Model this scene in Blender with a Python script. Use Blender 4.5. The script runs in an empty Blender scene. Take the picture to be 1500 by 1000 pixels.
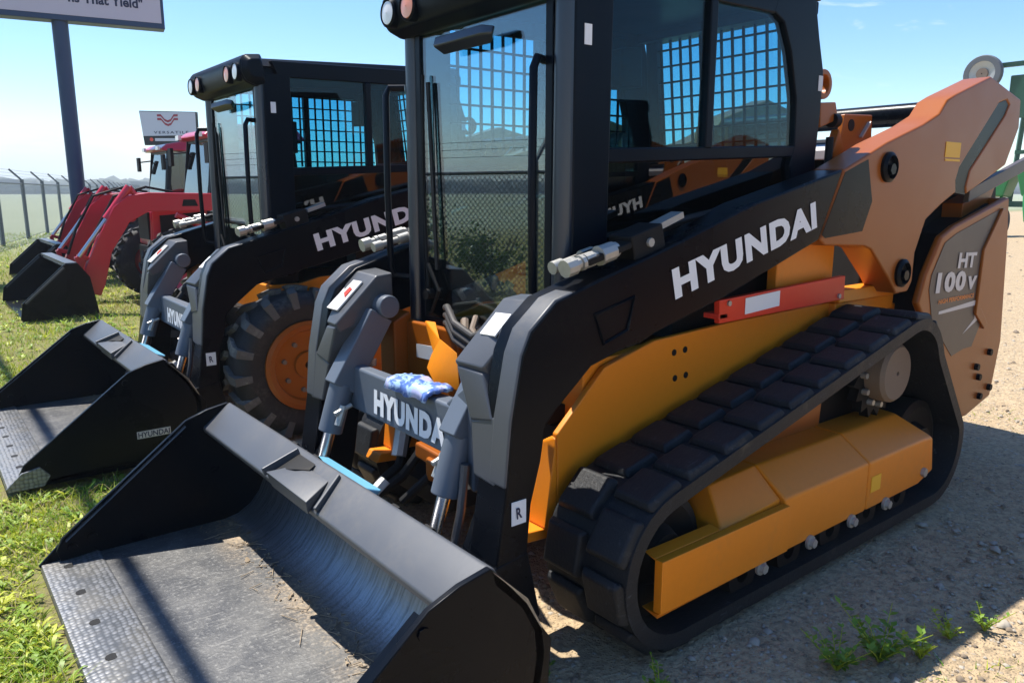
import bpy, bmesh, math, random
import numpy as np
from mathutils import Vector, Matrix
random.seed(7); RNG = np.random.default_rng(7)
R = math.radians
scene = bpy.context.scene
COL = scene.collection

# ------------------------------------------------------------------ camera
cd = bpy.data.cameras.new('camera'); cam = bpy.data.objects.new('camera', cd); COL.objects.link(cam)
cam.location = (2.6, 2.25, 1.4)
cam.rotation_euler = (R(90 - 11.11), 0, R(141.6))
cd.sensor_width = 36; cd.lens = 1120 / 1500 * 36
cd.clip_start = 0.05; cd.clip_end = 6000
scene.camera = cam

# ------------------------------------------------------------------ world + sun
SUN_DIR = Vector((0.25, -0.968, 0)).normalized()
SUN_EL = R(65.3)
to_sun = Vector((SUN_DIR.x * math.cos(SUN_EL), SUN_DIR.y * math.cos(SUN_EL), math.sin(SUN_EL)))
world = bpy.data.worlds.new('World'); scene.world = world; world.use_nodes = True
nt = world.node_tree; N = nt.nodes; LK = nt.links
for n in list(N): N.remove(n)
wo = N.new('ShaderNodeOutputWorld'); bg = N.new('ShaderNodeBackground'); bg.inputs['Strength'].default_value = 0.115
sky = N.new('ShaderNodeTexSky'); sky.sky_type = 'NISHITA'; sky.sun_disc = False
sky.sun_elevation = SUN_EL; sky.sun_rotation = math.atan2(SUN_DIR.x, SUN_DIR.y)
sky.altitude = 300; sky.air_density = 1.0; sky.dust_density = 0.3; sky.ozone_density = 2.5
tc = N.new('ShaderNodeTexCoord'); sep = N.new('ShaderNodeSeparateXYZ'); LK.new(tc.outputs['Generated'], sep.inputs[0])
def mth(nt, op, a, b=None, c=None, clamp=False):
    n = nt.nodes.new('ShaderNodeMath'); n.operation = op; n.use_clamp = clamp
    for i, v in enumerate((a, b, c)):
        if v is None: continue
        if isinstance(v, (int, float)): n.inputs[i].default_value = v
        else: nt.links.new(v, n.inputs[i])
    return n.outputs[0]
def mrange(nt, v, a, b, c=0., d=1., smooth=True):
    n = nt.nodes.new('ShaderNodeMapRange'); n.interpolation_type = 'SMOOTHSTEP' if smooth else 'LINEAR'
    nt.links.new(v, n.inputs[0])
    for i, x in enumerate((a, b, c, d)): n.inputs[i + 1].default_value = x
    return n.outputs[0]
def mixc(nt, fac, a, b, blend='MIX'):
    n = nt.nodes.new('ShaderNodeMix'); n.data_type = 'RGBA'; n.blend_type = blend
    for s, v in ((n.inputs[0], fac), (n.inputs[6], a), (n.inputs[7], b)):
        if isinstance(v, (int, float)): s.default_value = v
        elif isinstance(v, tuple): s.default_value = (*v, 1) if len(v) == 3 else v
        else: nt.links.new(v, s)
    return n.outputs[2]
# the sky's own blue, a little deeper, with a low cloud bank to the left and a few wisps
hs = N.new('ShaderNodeHueSaturation'); hs.inputs['Saturation'].default_value = 1.22; hs.inputs['Hue'].default_value = 0.503
LK.new(sky.outputs[0], hs.inputs['Color'])
mp = N.new('ShaderNodeMapping'); mp.inputs['Scale'].default_value = (3, 3, 16); LK.new(tc.outputs['Generated'], mp.inputs[0])
nz = N.new('ShaderNodeTexNoise'); nz.inputs['Scale'].default_value = 1.4; nz.inputs['Detail'].default_value = 7; nz.inputs['Roughness'].default_value = .58
LK.new(mp.outputs[0], nz.inputs['Vector'])
left = mth(nt, 'ADD', mth(nt, 'MULTIPLY', sep.outputs['X'], 0.18), mth(nt, 'MULTIPLY', sep.outputs['Y'], -0.984))
az = mrange(nt, left, 0.80, 0.97)
top = mth(nt, 'SUBTRACT', 0.078, sep.outputs['Z'])
bank = mrange(nt, mth(nt, 'ADD', top, mth(nt, 'MULTIPLY', mth(nt, 'SUBTRACT', nz.outputs['Fac'], .5), 0.16)), -0.02, 0.06)
cl1 = mth(nt, 'MULTIPLY', bank, az)
mp2 = N.new('ShaderNodeMapping'); mp2.inputs['Scale'].default_value = (4, 9, 34); mp2.inputs['Rotation'].default_value = (0, .1, .3); LK.new(tc.outputs['Generated'], mp2.inputs[0])
nz2 = N.new('ShaderNodeTexNoise'); nz2.inputs['Scale'].default_value = 1.7; nz2.inputs['Detail'].default_value = 8; nz2.inputs['Distortion'].default_value = .6
LK.new(mp2.outputs[0], nz2.inputs['Vector'])
wz = mth(nt, 'MULTIPLY', mrange(nt, sep.outputs['Z'], .10, .15), mrange(nt, sep.outputs['Z'], .26, .19))
wx = mth(nt, 'MULTIPLY', mrange(nt, sep.outputs['X'], -.80, -.86), mrange(nt, sep.outputs['X'], -.93, -.90))
cl2 = mth(nt, 'MULTIPLY', mth(nt, 'MULTIPLY', mrange(nt, nz2.outputs['Fac'], .60, .78), wz), mth(nt, 'MULTIPLY', wx, .55))
ccol = mixc(nt, cl1, hs.outputs[0], (4.5, 5.1, 5.5))
ccol = mixc(nt, cl2, ccol, (5.2, 5.8, 6.2))
LK.new(ccol, bg.inputs['Color']); LK.new(bg.outputs[0], wo.inputs[0])
sd = bpy.data.lights.new('sun', 'SUN'); sun = bpy.data.objects.new('sun', sd); COL.objects.link(sun)
sd.energy = 4.8; sd.angle = R(0.5); sd.color = (1, .95, .87)
sun.rotation_euler = to_sun.to_track_quat('Z', 'Y').to_euler(); sun.location = (0, 0, 30)
scene.view_settings.view_transform = 'Standard'; scene.view_settings.look = 'None'
scene.view_settings.exposure = 0.9; scene.view_settings.gamma = 1
scene.cycles.max_bounces = 10; scene.cycles.transparent_max_bounces = 24

# ------------------------------------------------------------------ materials
def newmat(name):
    m = bpy.data.materials.new(name); m.use_nodes = True
    return m, m.node_tree, m.node_tree.nodes['Principled BSDF']
def noise(nt, scale, detail=4, rough=.55, vec=None, dist=0):
    n = nt.nodes.new('ShaderNodeTexNoise'); n.inputs['Scale'].default_value = scale; n.inputs['Detail'].default_value = detail
    n.inputs['Roughness'].default_value = rough; n.inputs['Distortion'].default_value = dist
    if vec is None:
        t = nt.nodes.new('ShaderNodeTexCoord'); vec = t.outputs['Object']
    nt.links.new(vec, n.inputs['Vector']); return n.outputs['Fac']
def bump(nt, b, h, strength=.2, dist=.01):
    n = nt.nodes.new('ShaderNodeBump'); n.inputs['Strength'].default_value = strength; n.inputs['Distance'].default_value = dist
    nt.links.new(h, n.inputs['Height']); nt.links.new(n.outputs[0], b.inputs['Normal'])
def paint(name, col, rough=.4, var=.15, dust=.12, dustcol=(.30, .25, .18), metal=0., bscale=120, bstr=.05, coat=0., dscale=3., spec=.5, chips=False):
    m, nt, b = newmat(name)
    n1 = noise(nt, dscale, 7, .65, dist=.4)
    n2 = noise(nt, 45, 4)
    c = mixc(nt, mth(nt, 'MULTIPLY', n2, var), col, tuple(x * .55 for x in col))
    d = mth(nt, 'MULTIPLY', mrange(nt, n1, .45, .8), mth(nt, 'MULTIPLY', mrange(nt, n2, .3, .7), dust))
    c = mixc(nt, d, c, dustcol)
    if chips:
        ch = mth(nt, 'MULTIPLY', mrange(nt, noise(nt, 28, 8, .8, dist=.8), .665, .70), mrange(nt, n1, .45, .6)); c = mixc(nt, ch, c, (.05, .045, .04))
    nt.links.new(c, b.inputs['Base Color'])
    nt.links.new(mth(nt, 'ADD', rough - .08, mth(nt, 'MULTIPLY', n1, .22)), b.inputs['Roughness'])
    b.inputs['Metallic'].default_value = metal; b.inputs['Specular IOR Level'].default_value = spec
    b.inputs['Coat Weight'].default_value = coat; b.inputs['Coat Roughness'].default_value = .12
    if bstr: bump(nt, b, noise(nt, bscale, 3), bstr, .004)
    return m
def plain(name, col, rough=.5, metal=0.): return paint(name, col, rough, .08, 0, metal=metal, bstr=0)
def glassmat(name, tint, f0=.05, rough=.0, gl=1.0):
    m = bpy.data.materials.new(name); m.use_nodes = True; nt = m.node_tree
    for n in list(nt.nodes): nt.nodes.remove(n)
    o = nt.nodes.new('ShaderNodeOutputMaterial'); mx = nt.nodes.new('ShaderNodeMixShader'); t = nt.nodes.new('ShaderNodeBsdfTransparent'); g = nt.nodes.new('ShaderNodeBsdfGlossy'); f = nt.nodes.new('ShaderNodeLayerWeight')
    f.inputs['Blend'].default_value = .5
    fac = mth(nt, 'ADD', f0, mth(nt, 'MULTIPLY', 1 - f0, mth(nt, 'POWER', f.outputs['Facing'], 4.5)))
    t.inputs[0].default_value = (*tint, 1); g.inputs['Roughness'].default_value = rough; g.inputs[0].default_value = (gl, gl, gl, 1)
    nt.links.new(fac, mx.inputs[0]); nt.links.new(t.outputs[0], mx.inputs[1]); nt.links.new(g.outputs[0], mx.inputs[2]); nt.links.new(mx.outputs[0], o.inputs[0])
    return m
M = {}
M['black'] = paint('black_paint', (.0022, .0034, .0062), .26, .2, .02, spec=.12)
M['grey'] = paint('dark_grey_paint', (.066, .071, .080), .36, .2, .22, (.26, .22, .16))
M['cab'] = paint('cab_black_paint', (.0024, .0052, .0105), .32, .15, .01, spec=.12)
M['orange'] = paint('orange_paint', (.31, .080, .004), .33, .18, .10, (.25, .17, .10), spec=.35, chips=True)
M['yellow'] = paint('yellow_orange_paint', (.78, .236, .007), .38, .2, .2, (.34, .22, .10), spec=.4, chips=True)
M['red'] = paint('red_paint', (.72, .035, .008), .4, .1, .05)
M['rubber'] = paint('black_rubber', (.005, .0065, .009), .5, .3, .30, (.055, .058, .065), bscale=60, bstr=.3, dscale=9, spec=.35)
def rubbermat():
    m, nt, b = newmat('scuffed_rubber')
    tcn = nt.nodes.new('ShaderNodeTexCoord'); mpn = nt.nodes.new('ShaderNodeMapping'); mpn.inputs['Scale'].default_value = (1, 2.6, 1.4); nt.links.new(tcn.outputs['Object'], mpn.inputs[0])
    a = noise(nt, 22, 7, .72, mpn.outputs[0], 1.2); g = noise(nt, 5, 5, .6); f = noise(nt, 140, 3)
    sc = mth(nt, 'MULTIPLY', mrange(nt, a, .56, .68), mrange(nt, g, .35, .7))
    c = mixc(nt, g, (.004, .0055, .008), (.011, .012, .014)); c = mixc(nt, mth(nt, 'MULTIPLY', sc, .8), c, (.10, .105, .115))
    c = mixc(nt, mth(nt, 'MULTIPLY', mrange(nt, noise(nt, 11, 6, .7), .58, .75), .35), c, (.13, .105, .075))
    nt.links.new(c, b.inputs['Base Color']); nt.links.new(mth(nt, 'ADD', .42, mth(nt, 'MULTIPLY', a, .35)), b.inputs['Roughness']); b.inputs['Specular IOR Level'].default_value = .4
    bump(nt, b, mth(nt, 'ADD', a, mth(nt, 'MULTIPLY', f, .4)), .5, .006); return m
M['rubber'] = rubbermat()
M['tyre'] = paint('tyre_rubber', (.014, .014, .015), .7, .3, .5, (.22, .19, .15), bscale=60, bstr=.2, dscale=6)
M['dark'] = paint('dark_mechanical', (.005, .005, .0055), .6, .3, .12, (.06, .045, .03), spec=.25)
M['steel'] = paint('bright_steel', (.55, .55, .56), .25, .2, .1, metal=1.)
M['zinc'] = paint('zinc_fitting', (.46, .45, .41), .42, .35, .3, (.2, .18, .14), metal=.5, bstr=.3, bscale=90)
M['hubcap'] = paint('dusty_hub', (.19, .14, .10), .7, .2, .3)
M['white'] = plain('white_decal', (.80, .80, .80), .5)
M['greydecal'] = paint('grey_decal', (.085, .066, .056), .42, .1, .1)
M['silverdecal'] = plain('silver_decal', (.62, .60, .58), .4)
M['orangedecal'] = plain('orange_decal', (.85, .25, .03), .5)
M['yellowdecal'] = plain('yellow_decal', (.85, .45, .02), .5)
M['cyl'] = paint('blue_grey_paint', (.095, .115, .145), .42, .15, .15)
M['glass'] = glassmat('windscreen_glass', (.70, .92, .97), .10)
M['glass_side'] = glassmat('tinted_side_glass', (.48, .76, .85), .022, gl=.75)
M['glass_low'] = glassmat('dark_lower_glass', (.16, .24, .27), .075)
M['treadcap'] = paint('sunlit_dusty_tread', (.10, .095, .085), .8, .3, 1., (.50, .46, .39), dscale=4)  # pale dust tone that also paints sunlight onto the tyre lugs
M['hose'] = paint('dusty_hose', (.035, .030, .027), .6, .3, .3, (.2, .16, .12))
M['clod'] = paint('dry_clod', (.34, .26, .17), .9, .5, 0, bstr=0)
M['cabtube'] = paint('glossy_black_tube', (.012, .017, .028), .28, .1, 0, spec=.75)
M['lens'] = paint('lamp_lens', (.75, .72, .68), .12, .1, .0, bstr=0, coat=.8)
M['amber'] = paint('amber_lens', (.8, .25, .08), .2, .1, 0, bstr=0, coat=.8)
M['film'] = paint('blue_film', (.15, .42, .62), .35, .3, .0, bscale=30, bstr=.5)
M['seat'] = paint('black_vinyl', (.02, .02, .022), .6, .1, 0)
M['tractor_red'] = paint('tractor_red_paint', (.52, .007, .024), .34, .1, .06, coat=.5)
M['green'] = paint('green_paint', (.010, .21, .045), .4, .2, .1)
M['darkgreen'] = paint('dark_green_paint', (.008, .075, .035), .45, .2, .1)
M['post'] = paint('galvanised_steel', (.13, .14, .15), .55, .3, .0, metal=.3)
M['wire'] = paint('galvanised_wire', (.30, .31, .32), .5, .1, 0, metal=.4, bstr=0)
M['signblue'] = paint('blue_steel_paint', (.018, .045, .11), .45, .15, .0)
M['signface'] = paint('sign_face', (.52, .50, .58), .5, .04, .0, bstr=0)
M['ink'] = plain('navy_ink', (.012, .018, .06), .5)
M['logo'] = plain('dark_red_ink', (.30, .012, .03), .5)
M['cable'] = plain('cable_jacket', (.02, .02, .02), .6)
M['wood'] = paint('weathered_wood', (.16, .12, .085), .8, .4, 0)

def bucketmat():
    m, nt, b = newmat('worn_bucket_steel')
    a = noise(nt, 6, 8, .7, dist=.5); f = noise(nt, 70, 5, .7); g = noise(nt, 2.2, 5, .6)
    c = mixc(nt, mrange(nt, a, .35, .7), (.050, .052, .056), (.115, .113, .108))
    c = mixc(nt, mth(nt, 'MULTIPLY', mrange(nt, f, .52, .70), .6), c, (.25, .245, .23))
    tcn = nt.nodes.new('ShaderNodeTexCoord'); s = nt.nodes.new('ShaderNodeSeparateXYZ'); nt.links.new(tcn.outputs['Object'], s.inputs[0])
    # dirt and straw left where the floor curves up
    dx = mth(nt, 'ABSOLUTE', mth(nt, 'SUBTRACT', s.outputs['X'], 1.66))
    band = mrange(nt, dx, .16, .0)
    d = mth(nt, 'MULTIPLY', band, mrange(nt, mth(nt, 'ADD', mth(nt, 'MULTIPLY', g, .7), mth(nt, 'MULTIPLY', f, .5)), .50, .78))
    c = mixc(nt, d, c, (.36, .27, .17))
    mpn = nt.nodes.new('ShaderNodeMapping'); mpn.inputs['Scale'].default_value = (4, 60, 4); nt.links.new(tcn.outputs['Object'], mpn.inputs[0])
    st = noise(nt, 1.6, 4, .6, mpn.outputs[0])
    c = mixc(nt, mth(nt, 'MULTIPLY', mrange(nt, st, .55, .75), .35), c, (.30, .29, .27))
    cv = mrange(nt, s.outputs['X'], 1.67, 1.58)                       # the curve is scoured bright by the load
    c = mixc(nt, mth(nt, 'MULTIPLY', cv, mrange(nt, st, .3, .6, .35, .9)), c, (.33, .34, .36))
    nt.links.new(c, b.inputs['Base Color']); nt.links.new(mth(nt, 'ADD', .3, mth(nt, 'MULTIPLY', cv, .55)), b.inputs['Metallic'])
    nt.links.new(mth(nt, 'SUBTRACT', mth(nt, 'ADD', .34, mth(nt, 'MULTIPLY', f, .3)), mth(nt, 'MULTIPLY', cv, .16)), b.inputs['Roughness'])
    bump(nt, b, f, .35, .006); return m
M['bucket_in'] = bucketmat()
def edgemat():
    m, nt, b = newmat('chequered_edge_steel')
    tcn = nt.nodes.new('ShaderNodeTexCoord')
    v = nt.nodes.new('ShaderNodeTexVoronoi'); v.inputs['Scale'].default_value = 55; v.inputs['Randomness'].default_value = .35
    nt.links.new(tcn.outputs['Object'], v.inputs['Vector'])
    cr = mrange(nt, v.outputs['Distance'], .2, .75)
    f = noise(nt, 5, 6, .65)
    c = mixc(nt, cr, (.24, .245, .255), (.09, .095, .10)); c = mixc(nt, mth(nt, 'MULTIPLY', mrange(nt, f, .4, .7), .5), c, (.24, .22, .18))
    nt.links.new(c, b.inputs['Base Color']); b.inputs['Metallic'].default_value = .4; b.inputs['Roughness'].default_value = .4
    bump(nt, b, cr, .35, -.004); return m
M['edge'] = edgemat()

# ------------------------------------------------------------------ mesh helpers
class MB:
    def __init__(s): s.bm = bmesh.new(); s.mi = 0
    def _m(s, faces):
        for f in faces: f.material_index = s.mi
        return s
    def box(s, a, b):
        a, b = [min(x, y) for x, y in zip(a, b)], [max(x, y) for x, y in zip(a, b)]
        return s.hull([(x, y, z) for x in (a[0], b[0]) for y in (a[1], b[1]) for z in (a[2], b[2])])
    def obox(s, c, size, mat3):
        return s.hull([Vector(c) + mat3 @ Vector((i * size[0] / 2, j * size[1] / 2, k * size[2] / 2)) for i in (-1, 1) for j in (-1, 1) for k in (-1, 1)])
    def bar(s, p0, p1, w, h, up=(0, 0, 1)):
        p0, p1 = Vector(p0), Vector(p1); d = (p1 - p0).normalized(); u = Vector(up); sd = d.cross(u)
        if sd.length < 1e-4: sd = d.cross(Vector((1, 0, 0)))
        sd.normalize(); u = sd.cross(d)
        return s.hull([p + sd * (i * w / 2) + u * (j * h / 2) for p in (p0, p1) for i in (-1, 1) for j in (-1, 1)])
    def hull(s, pts):
        vs = [s.bm.verts.new(p) for p in pts]
        r = bmesh.ops.convex_hull(s.bm, input=vs)
        fs = [g for g in r['geom'] if isinstance(g, bmesh.types.BMFace)]
        dead = [v for v in vs if v.is_valid and not v.link_faces]
        if dead: bmesh.ops.delete(s.bm, geom=dead, context='VERTS')
        es = list({e for f in fs if f.is_valid for e in f.edges})
        bmesh.ops.dissolve_limit(s.bm, angle_limit=.01, verts=list({v for e in es for v in e.verts}), edges=es)
        if s.mi:
            for v in vs:
                if v.is_valid:
                    for f in v.link_faces: f.material_index = s.mi
        return s
    def prism(s, pts, y0, y1, axis=1):
        def P(p, y):
            return (p[0], y, p[1]) if axis == 1 else ((y, p[0], p[1]) if axis == 0 else (p[0], p[1], y))
        a = [s.bm.verts.new(P(p, y0)) for p in pts]; b = [s.bm.verts.new(P(p, y1)) for p in pts]; n = len(pts)
        fs = [s.bm.faces.new(a), s.bm.faces.new(b[::-1])]
        for i in range(n): fs.append(s.bm.faces.new((a[i], b[i], b[(i + 1) % n], a[(i + 1) % n])))
        return s._m(fs)
    def tube(s, pts, r, seg=10, closed=False):
        pts = [Vector(p) for p in pts]; n = len(pts); rings = []
        rr = r if isinstance(r, (list, tuple)) else [r] * n
        ref = None
        for i, p in enumerate(pts):
            a = pts[i - 1] if (i > 0 or closed) else p; b = pts[(i + 1) % n] if (i < n - 1 or closed) else p
            d = (b - a).normalized()
            if ref is None:
                ref = d.orthogonal().normalized()
            u = (ref - d * ref.dot(d)).normalized(); ref = u; v = d.cross(u)
            rings.append([s.bm.verts.new(p + (u * math.cos(t) + v * math.sin(t)) * rr[i]) for t in [2 * math.pi * k / seg for k in range(seg)]])
        fs = []
        for i in range(n if closed else n - 1):
            A, B = rings[i], rings[(i + 1) % n]
            for k in range(seg): fs.append(s.bm.faces.new((A[k], A[(k + 1) % seg], B[(k + 1) % seg], B[k])))
        if not closed: fs += [s.bm.faces.new(rings[0][::-1]), s.bm.faces.new(rings[-1])]
        return s._m(fs)
    def cyl(s, p0, p1, r0, r1=None, seg=20): return s.tube([p0, p1], [r0, r0 if r1 is None else r1], seg)
    def lathe(s, c, prof, axis=1, seg=40):
        # prof: (radius, offset along axis); closed loop swept round the axis through c
        rings = []
        for k in range(seg):
            t = 2 * math.pi * k / seg; row = []
            for r, o in prof:
                if axis == 1: p = (c[0] + r * math.cos(t), c[1] + o, c[2] + r * math.sin(t))
                elif axis == 0: p = (c[0] + o, c[1] + r * math.cos(t), c[2] + r * math.sin(t))
                else: p = (c[0] + r * math.cos(t), c[1] + r * math.sin(t), c[2] + o)
                row.append(s.bm.verts.new(p))
            rings.append(row)
        m = len(prof); fs = []
        for k in range(seg):
            A, B = rings[k], rings[(k + 1) % seg]
            for i in range(m): fs.append(s.bm.faces.new((A[i], A[(i + 1) % m], B[(i + 1) % m], B[i])))
        return s._m(fs)
    def build(s, name, mats, parent=None, bevel=0., smooth=True, angle=35):
        bm = s.bm
        bmesh.ops.recalc_face_normals(bm, faces=bm.faces[:])
        for f in bm.faces: f.smooth = smooth
        if smooth:
            for e in bm.edges:
                if len(e.link_faces) == 2 and e.calc_face_angle(0) > R(angle): e.smooth = False
        groups = [None] if set(name.split('_')) & KEEP else pieces(bm)
        first = None
        for grp in groups:
            me = bpy.data.meshes.new(name)
            if grp is None or len(groups) == 1: bm.to_mesh(me)
            else:
                c = bm.copy(); c.verts.ensure_lookup_table()
                bmesh.ops.delete(c, geom=[v for v in c.verts if v.index not in grp], context='VERTS'); c.to_mesh(me); c.free()
            for m in (mats if isinstance(mats, (list, tuple)) else [mats]): me.materials.append(M[m] if isinstance(m, str) else m)
            o = bpy.data.objects.new(name, me); COL.objects.link(o)
            if parent: o.parent = parent
            if bevel:
                b = o.modifiers.new('bevel', 'BEVEL'); b.width = bevel; b.segments = 2; b.limit_method = 'ANGLE'; b.angle_limit = R(32); b.harden_normals = True
            first = first or o
        bm.free(); return first
KEEP = {'mesh', 'frame', 'lug', 'lettering', 'barb', 'wire', 'foliage', 'stone', 'treeline', 'blade', 'leaf'}
def pieces(bm):
    # islands that stand well apart become objects of their own (largest first)
    bm.verts.index_update(); seen = set(); isl = []
    for v in bm.verts:
        if v.index in seen: continue
        st = [v]; seen.add(v.index); g = []
        while st:
            q = st.pop(); g.append(q)
            for e in q.link_edges:
                w = e.other_vert(q)
                if w.index not in seen: seen.add(w.index); st.append(w)
        isl.append(g)
    if len(isl) > 60: return [None]
    bb = [(np.min([v.co for v in g], 0), np.max([v.co for v in g], 0)) for g in isl]
    par = list(range(len(isl)))
    def fd(i):
        while par[i] != i: i = par[i]
        return i
    for i in range(len(isl)):
        for j in range(i):
            gap = np.maximum(0, np.maximum(bb[i][0] - bb[j][1], bb[j][0] - bb[i][1]))
            if np.sqrt((gap ** 2).sum()) <= max(.02, .5 * max((bb[i][1] - bb[i][0]).max(), (bb[j][1] - bb[j][0]).max())): par[fd(i)] = fd(j)
    out = {}
    for i, g in enumerate(isl): out.setdefault(fd(i), set()).update(v.index for v in g)
    return sorted(out.values(), key=len, reverse=True)
def tag(o, label=None, cat=None, group=None, kind=None):
    if label: o['label'] = label
    if cat: o['category'] = cat
    if group: o['group'] = group
    if kind: o['kind'] = kind
    return o
def empty(name, loc=(0, 0, 0), rz=0):
    o = bpy.data.objects.new(name, None); COL.objects.link(o); o.location = loc; o.rotation_euler = (0, 0, rz); o.empty_display_size = .2; return o
def copy_tree(o, parent=None):
    c = o.copy(); COL.objects.link(c)
    if parent: c.parent = parent
    for ch in list(o.children): copy_tree(ch, c)
    return c
TXT = {}
def text_geo(s, bold=.018, shear=0., spacing=1.):
    key = (s, bold, shear, spacing)
    if key not in TXT:
        cu = bpy.data.curves.new('txt', 'FONT'); cu.body = s; cu.offset = bold; cu.shear = shear; cu.space_character = spacing; cu.resolution_u = 3
        o = bpy.data.objects.new('txt', cu); COL.objects.link(o)
        dg = bpy.context.evaluated_depsgraph_get(); me = bpy.data.meshes.new_from_object(o.evaluated_get(dg))
        V = np.array([v.co[:2] for v in me.vertices]); Fc = [list(p.vertices) for p in me.polygons]
        bpy.data.objects.remove(o); bpy.data.curves.remove(cu); bpy.data.meshes.remove(me)
        V -= V.min(0); TXT[key] = (V / V.max(0), Fc)
    return TXT[key]
def lettering(s, org, right, up, w, h, mat, parent, n=None, bold=.018, shear=0., lift=.003, name='lettering', spacing=1.):
    V, Fc = text_geo(s, bold, shear, spacing); org, right, up = Vector(org), Vector(right).normalized(), Vector(up).normalized()
    nn = Vector(n) if n else right.cross(up)
    co = [org + right * (a * w) + up * (b * h) + nn * lift for a, b in V]
    bm = bmesh.new(); vs = [bm.verts.new(c) for c in co]
    for f in Fc:
        try: bm.faces.new([vs[i] for i in f])
        except ValueError: pass
    for f in bm.faces:
        f.normal_update()
        if f.normal.dot(nn) < 0: f.normal_flip()
    me = bpy.data.meshes.new(name); bm.to_mesh(me); bm.free(); me.materials.append(M[mat])
    o = bpy.data.objects.new(name, me); COL.objects.link(o); o.parent = parent; return o
def sgn(pts, s): return [(p[0], p[1] * s, p[2]) for p in pts]

# ------------------------------------------------------------------ the loaders (local frame: X forward, Y the machine's left, Z up)
def arc(c, r, a0, a1, n):
    return [(c[0] + r * math.cos(R(a0 + (a1 - a0) * i / n)), c[1] + r * math.sin(R(a0 + (a1 - a0) * i / n))) for i in range(n + 1)]
def resample(path, step):
    P = [Vector((p[0], 0, p[1])) for p in path] ; P.append(P[0]); L = [0]
    for a, b in zip(P, P[1:]): L.append(L[-1] + (b - a).length)
    n = round(L[-1] / step); out = []; j = 0
    for k in range(n):
        d = L[-1] * k / n
        while L[j + 1] < d: j += 1
        t = (d - L[j]) / (L[j + 1] - L[j]); p = P[j].lerp(P[j + 1], t); tg = (P[j + 1] - P[j]).normalized()
        out.append((p, tg))
    return out
def build_track(root, s):
    # outer belt surface path (x,z), seen from +y, counter-clockwise
    th = 14.3
    path = arc((.865, .285), .255, -90, 75.5, 14) + arc((-.585, .655), .240, 75.5, 163, 10) + arc((-.865, .285), .255, 163, 270, 10)
    ya, yb = .555 * s, .90 * s
    mb = MB(); bm = mb.bm; t = .046; n = len(path)
    # belt: closed band with thickness
    fine = resample(path, .03); rings = []
    for p, tg in fine:
        nrm = Vector((tg.z, 0, -tg.x))
        q = p - nrm * t
        rings.append([bm.verts.new((p.x, ya, p.z)), bm.verts.new((p.x, yb, p.z)), bm.verts.new((q.x, yb, q.z)), bm.verts.new((q.x, ya, q.z))])
    for i in range(len(rings)):
        A, B = rings[i], rings[(i + 1) % len(rings)]
        for k in range(4): bm.faces.new((A[k], A[(k + 1) % 4], B[(k + 1) % 4], B[k]))
    belt = mb.build('track', 'rubber', root, angle=40)
    lug = MB(); pts = resample(path, .0895)
    for i, (p, tg) in enumerate(pts):
        nrm = Vector((tg.z, 0, -tg.x)); h = .024
        rows = ((.738, .893),) if i % 2 == 0 else ((.562, .724),)
        for (a, b) in rows:
            Lh = .076; tp = .010
            P = []
            for u in (-1, 1):
                for y in (a, b):
                    e = p + tg * (u * Lh); P.append((e.x, y * s, e.z))
                    yy = y + (tp if y == a else -tp); e2 = p + tg * (u * (Lh - .012)) + nrm * h
                    P.append((e2.x, yy * s, e2.z))
                    ins = p + tg * (u * Lh * .8) - nrm * .012
                    P.append((ins.x, y * s, ins.z))
            lug.hull(P)
    lug.build('tread_lug', 'rubber', belt, bevel=.010)['kind'] = 'stuff'
    inner = MB()
    inner.prism([(.95, .30), (.75, .47), (-.35, .80), (-.60, .80), (-.95, .30), (-.85, .14), (.85, .14)], .60 * s, .64 * s)
    inner.build('track_frame', 'dark', root)
    web = MB(); web.prism([(.45, .40), (.30, .55), (-.30, .70), (-.28, .45), (-.5, .38)], .64 * s, .66 * s); web.build('frame_web', 'orange', root, bevel=.006)
    # orange guard
    g = MB()
    def sect(x, cut=0):
        return [(x, .90 * s, .165 + cut), (x, .90 * s, .362), (x, .772 * s, .452), (x, .64 * s, .452), (x, .64 * s, .165)]
    g.hull(sect(.33) + sect(-.245)); g.hull(sect(-.249, .0) + sect(-.70, .0) + [(-.83, .9 * s, .20), (-.80, .9 * s, .355), (-.70, .772 * s, .452), (-.83, .64 * s, .22), (-.74, .64 * s, .45)])
    g.hull([(.33, .88 * s, .36), (.33, .772 * s, .452), (.33, .66 * s, .452), (.66, .80 * s, .345), (.60, .66 * s, .44), (.60, .772 * s, .44), (.66, .88 * s, .335), (.33, .88 * s, .25), (.66, .88 * s, .25), (.66, .66 * s, .25), (.33, .66 * s, .25)])
    gd = g.build('track_guard', 'yellow', root, bevel=.010)
    f = MB(); f.hull([(x, y * s, z) for x, y, z in [(.985, .916, .178), (.985, .916, .345), (.325, .916, .345), (.325, .916, .178), (.985, .885, .178), (.985, .885, .345), (.325, .885, .345), (.325, .885, .178)]])
    f.hull([(x, y * s, z) for x, y, z in [(.985, .905, .174), (.50, .905, .174), (.50, .885, .150), (.965, .885, .145), (.985, .84, .174), (.50, .84, .174)]])
    f.hull([(x, y * s, z) for x, y, z in [(.985, .885, .346), (.67, .885, .346), (.985, .84, .352), (.67, .84, .352), (.985, .885, .34), (.67, .84, .34)]])
    f.build('front_guard', 'yellow', root, bevel=.005)
    b = MB()
    for x in (.465, .16, -.13, -.40): b.cyl((x, .895 * s, .158), (x, .925 * s, .158), .017, seg=6).cyl((x, .90 * s, .158), (x, .91 * s, .158), .026, seg=14)
    b.cyl((-.725, .895 * s, .215), (-.725, .915 * s, .215), .02, seg=6)
    b.build('bolt', 'zinc', gd)
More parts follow.
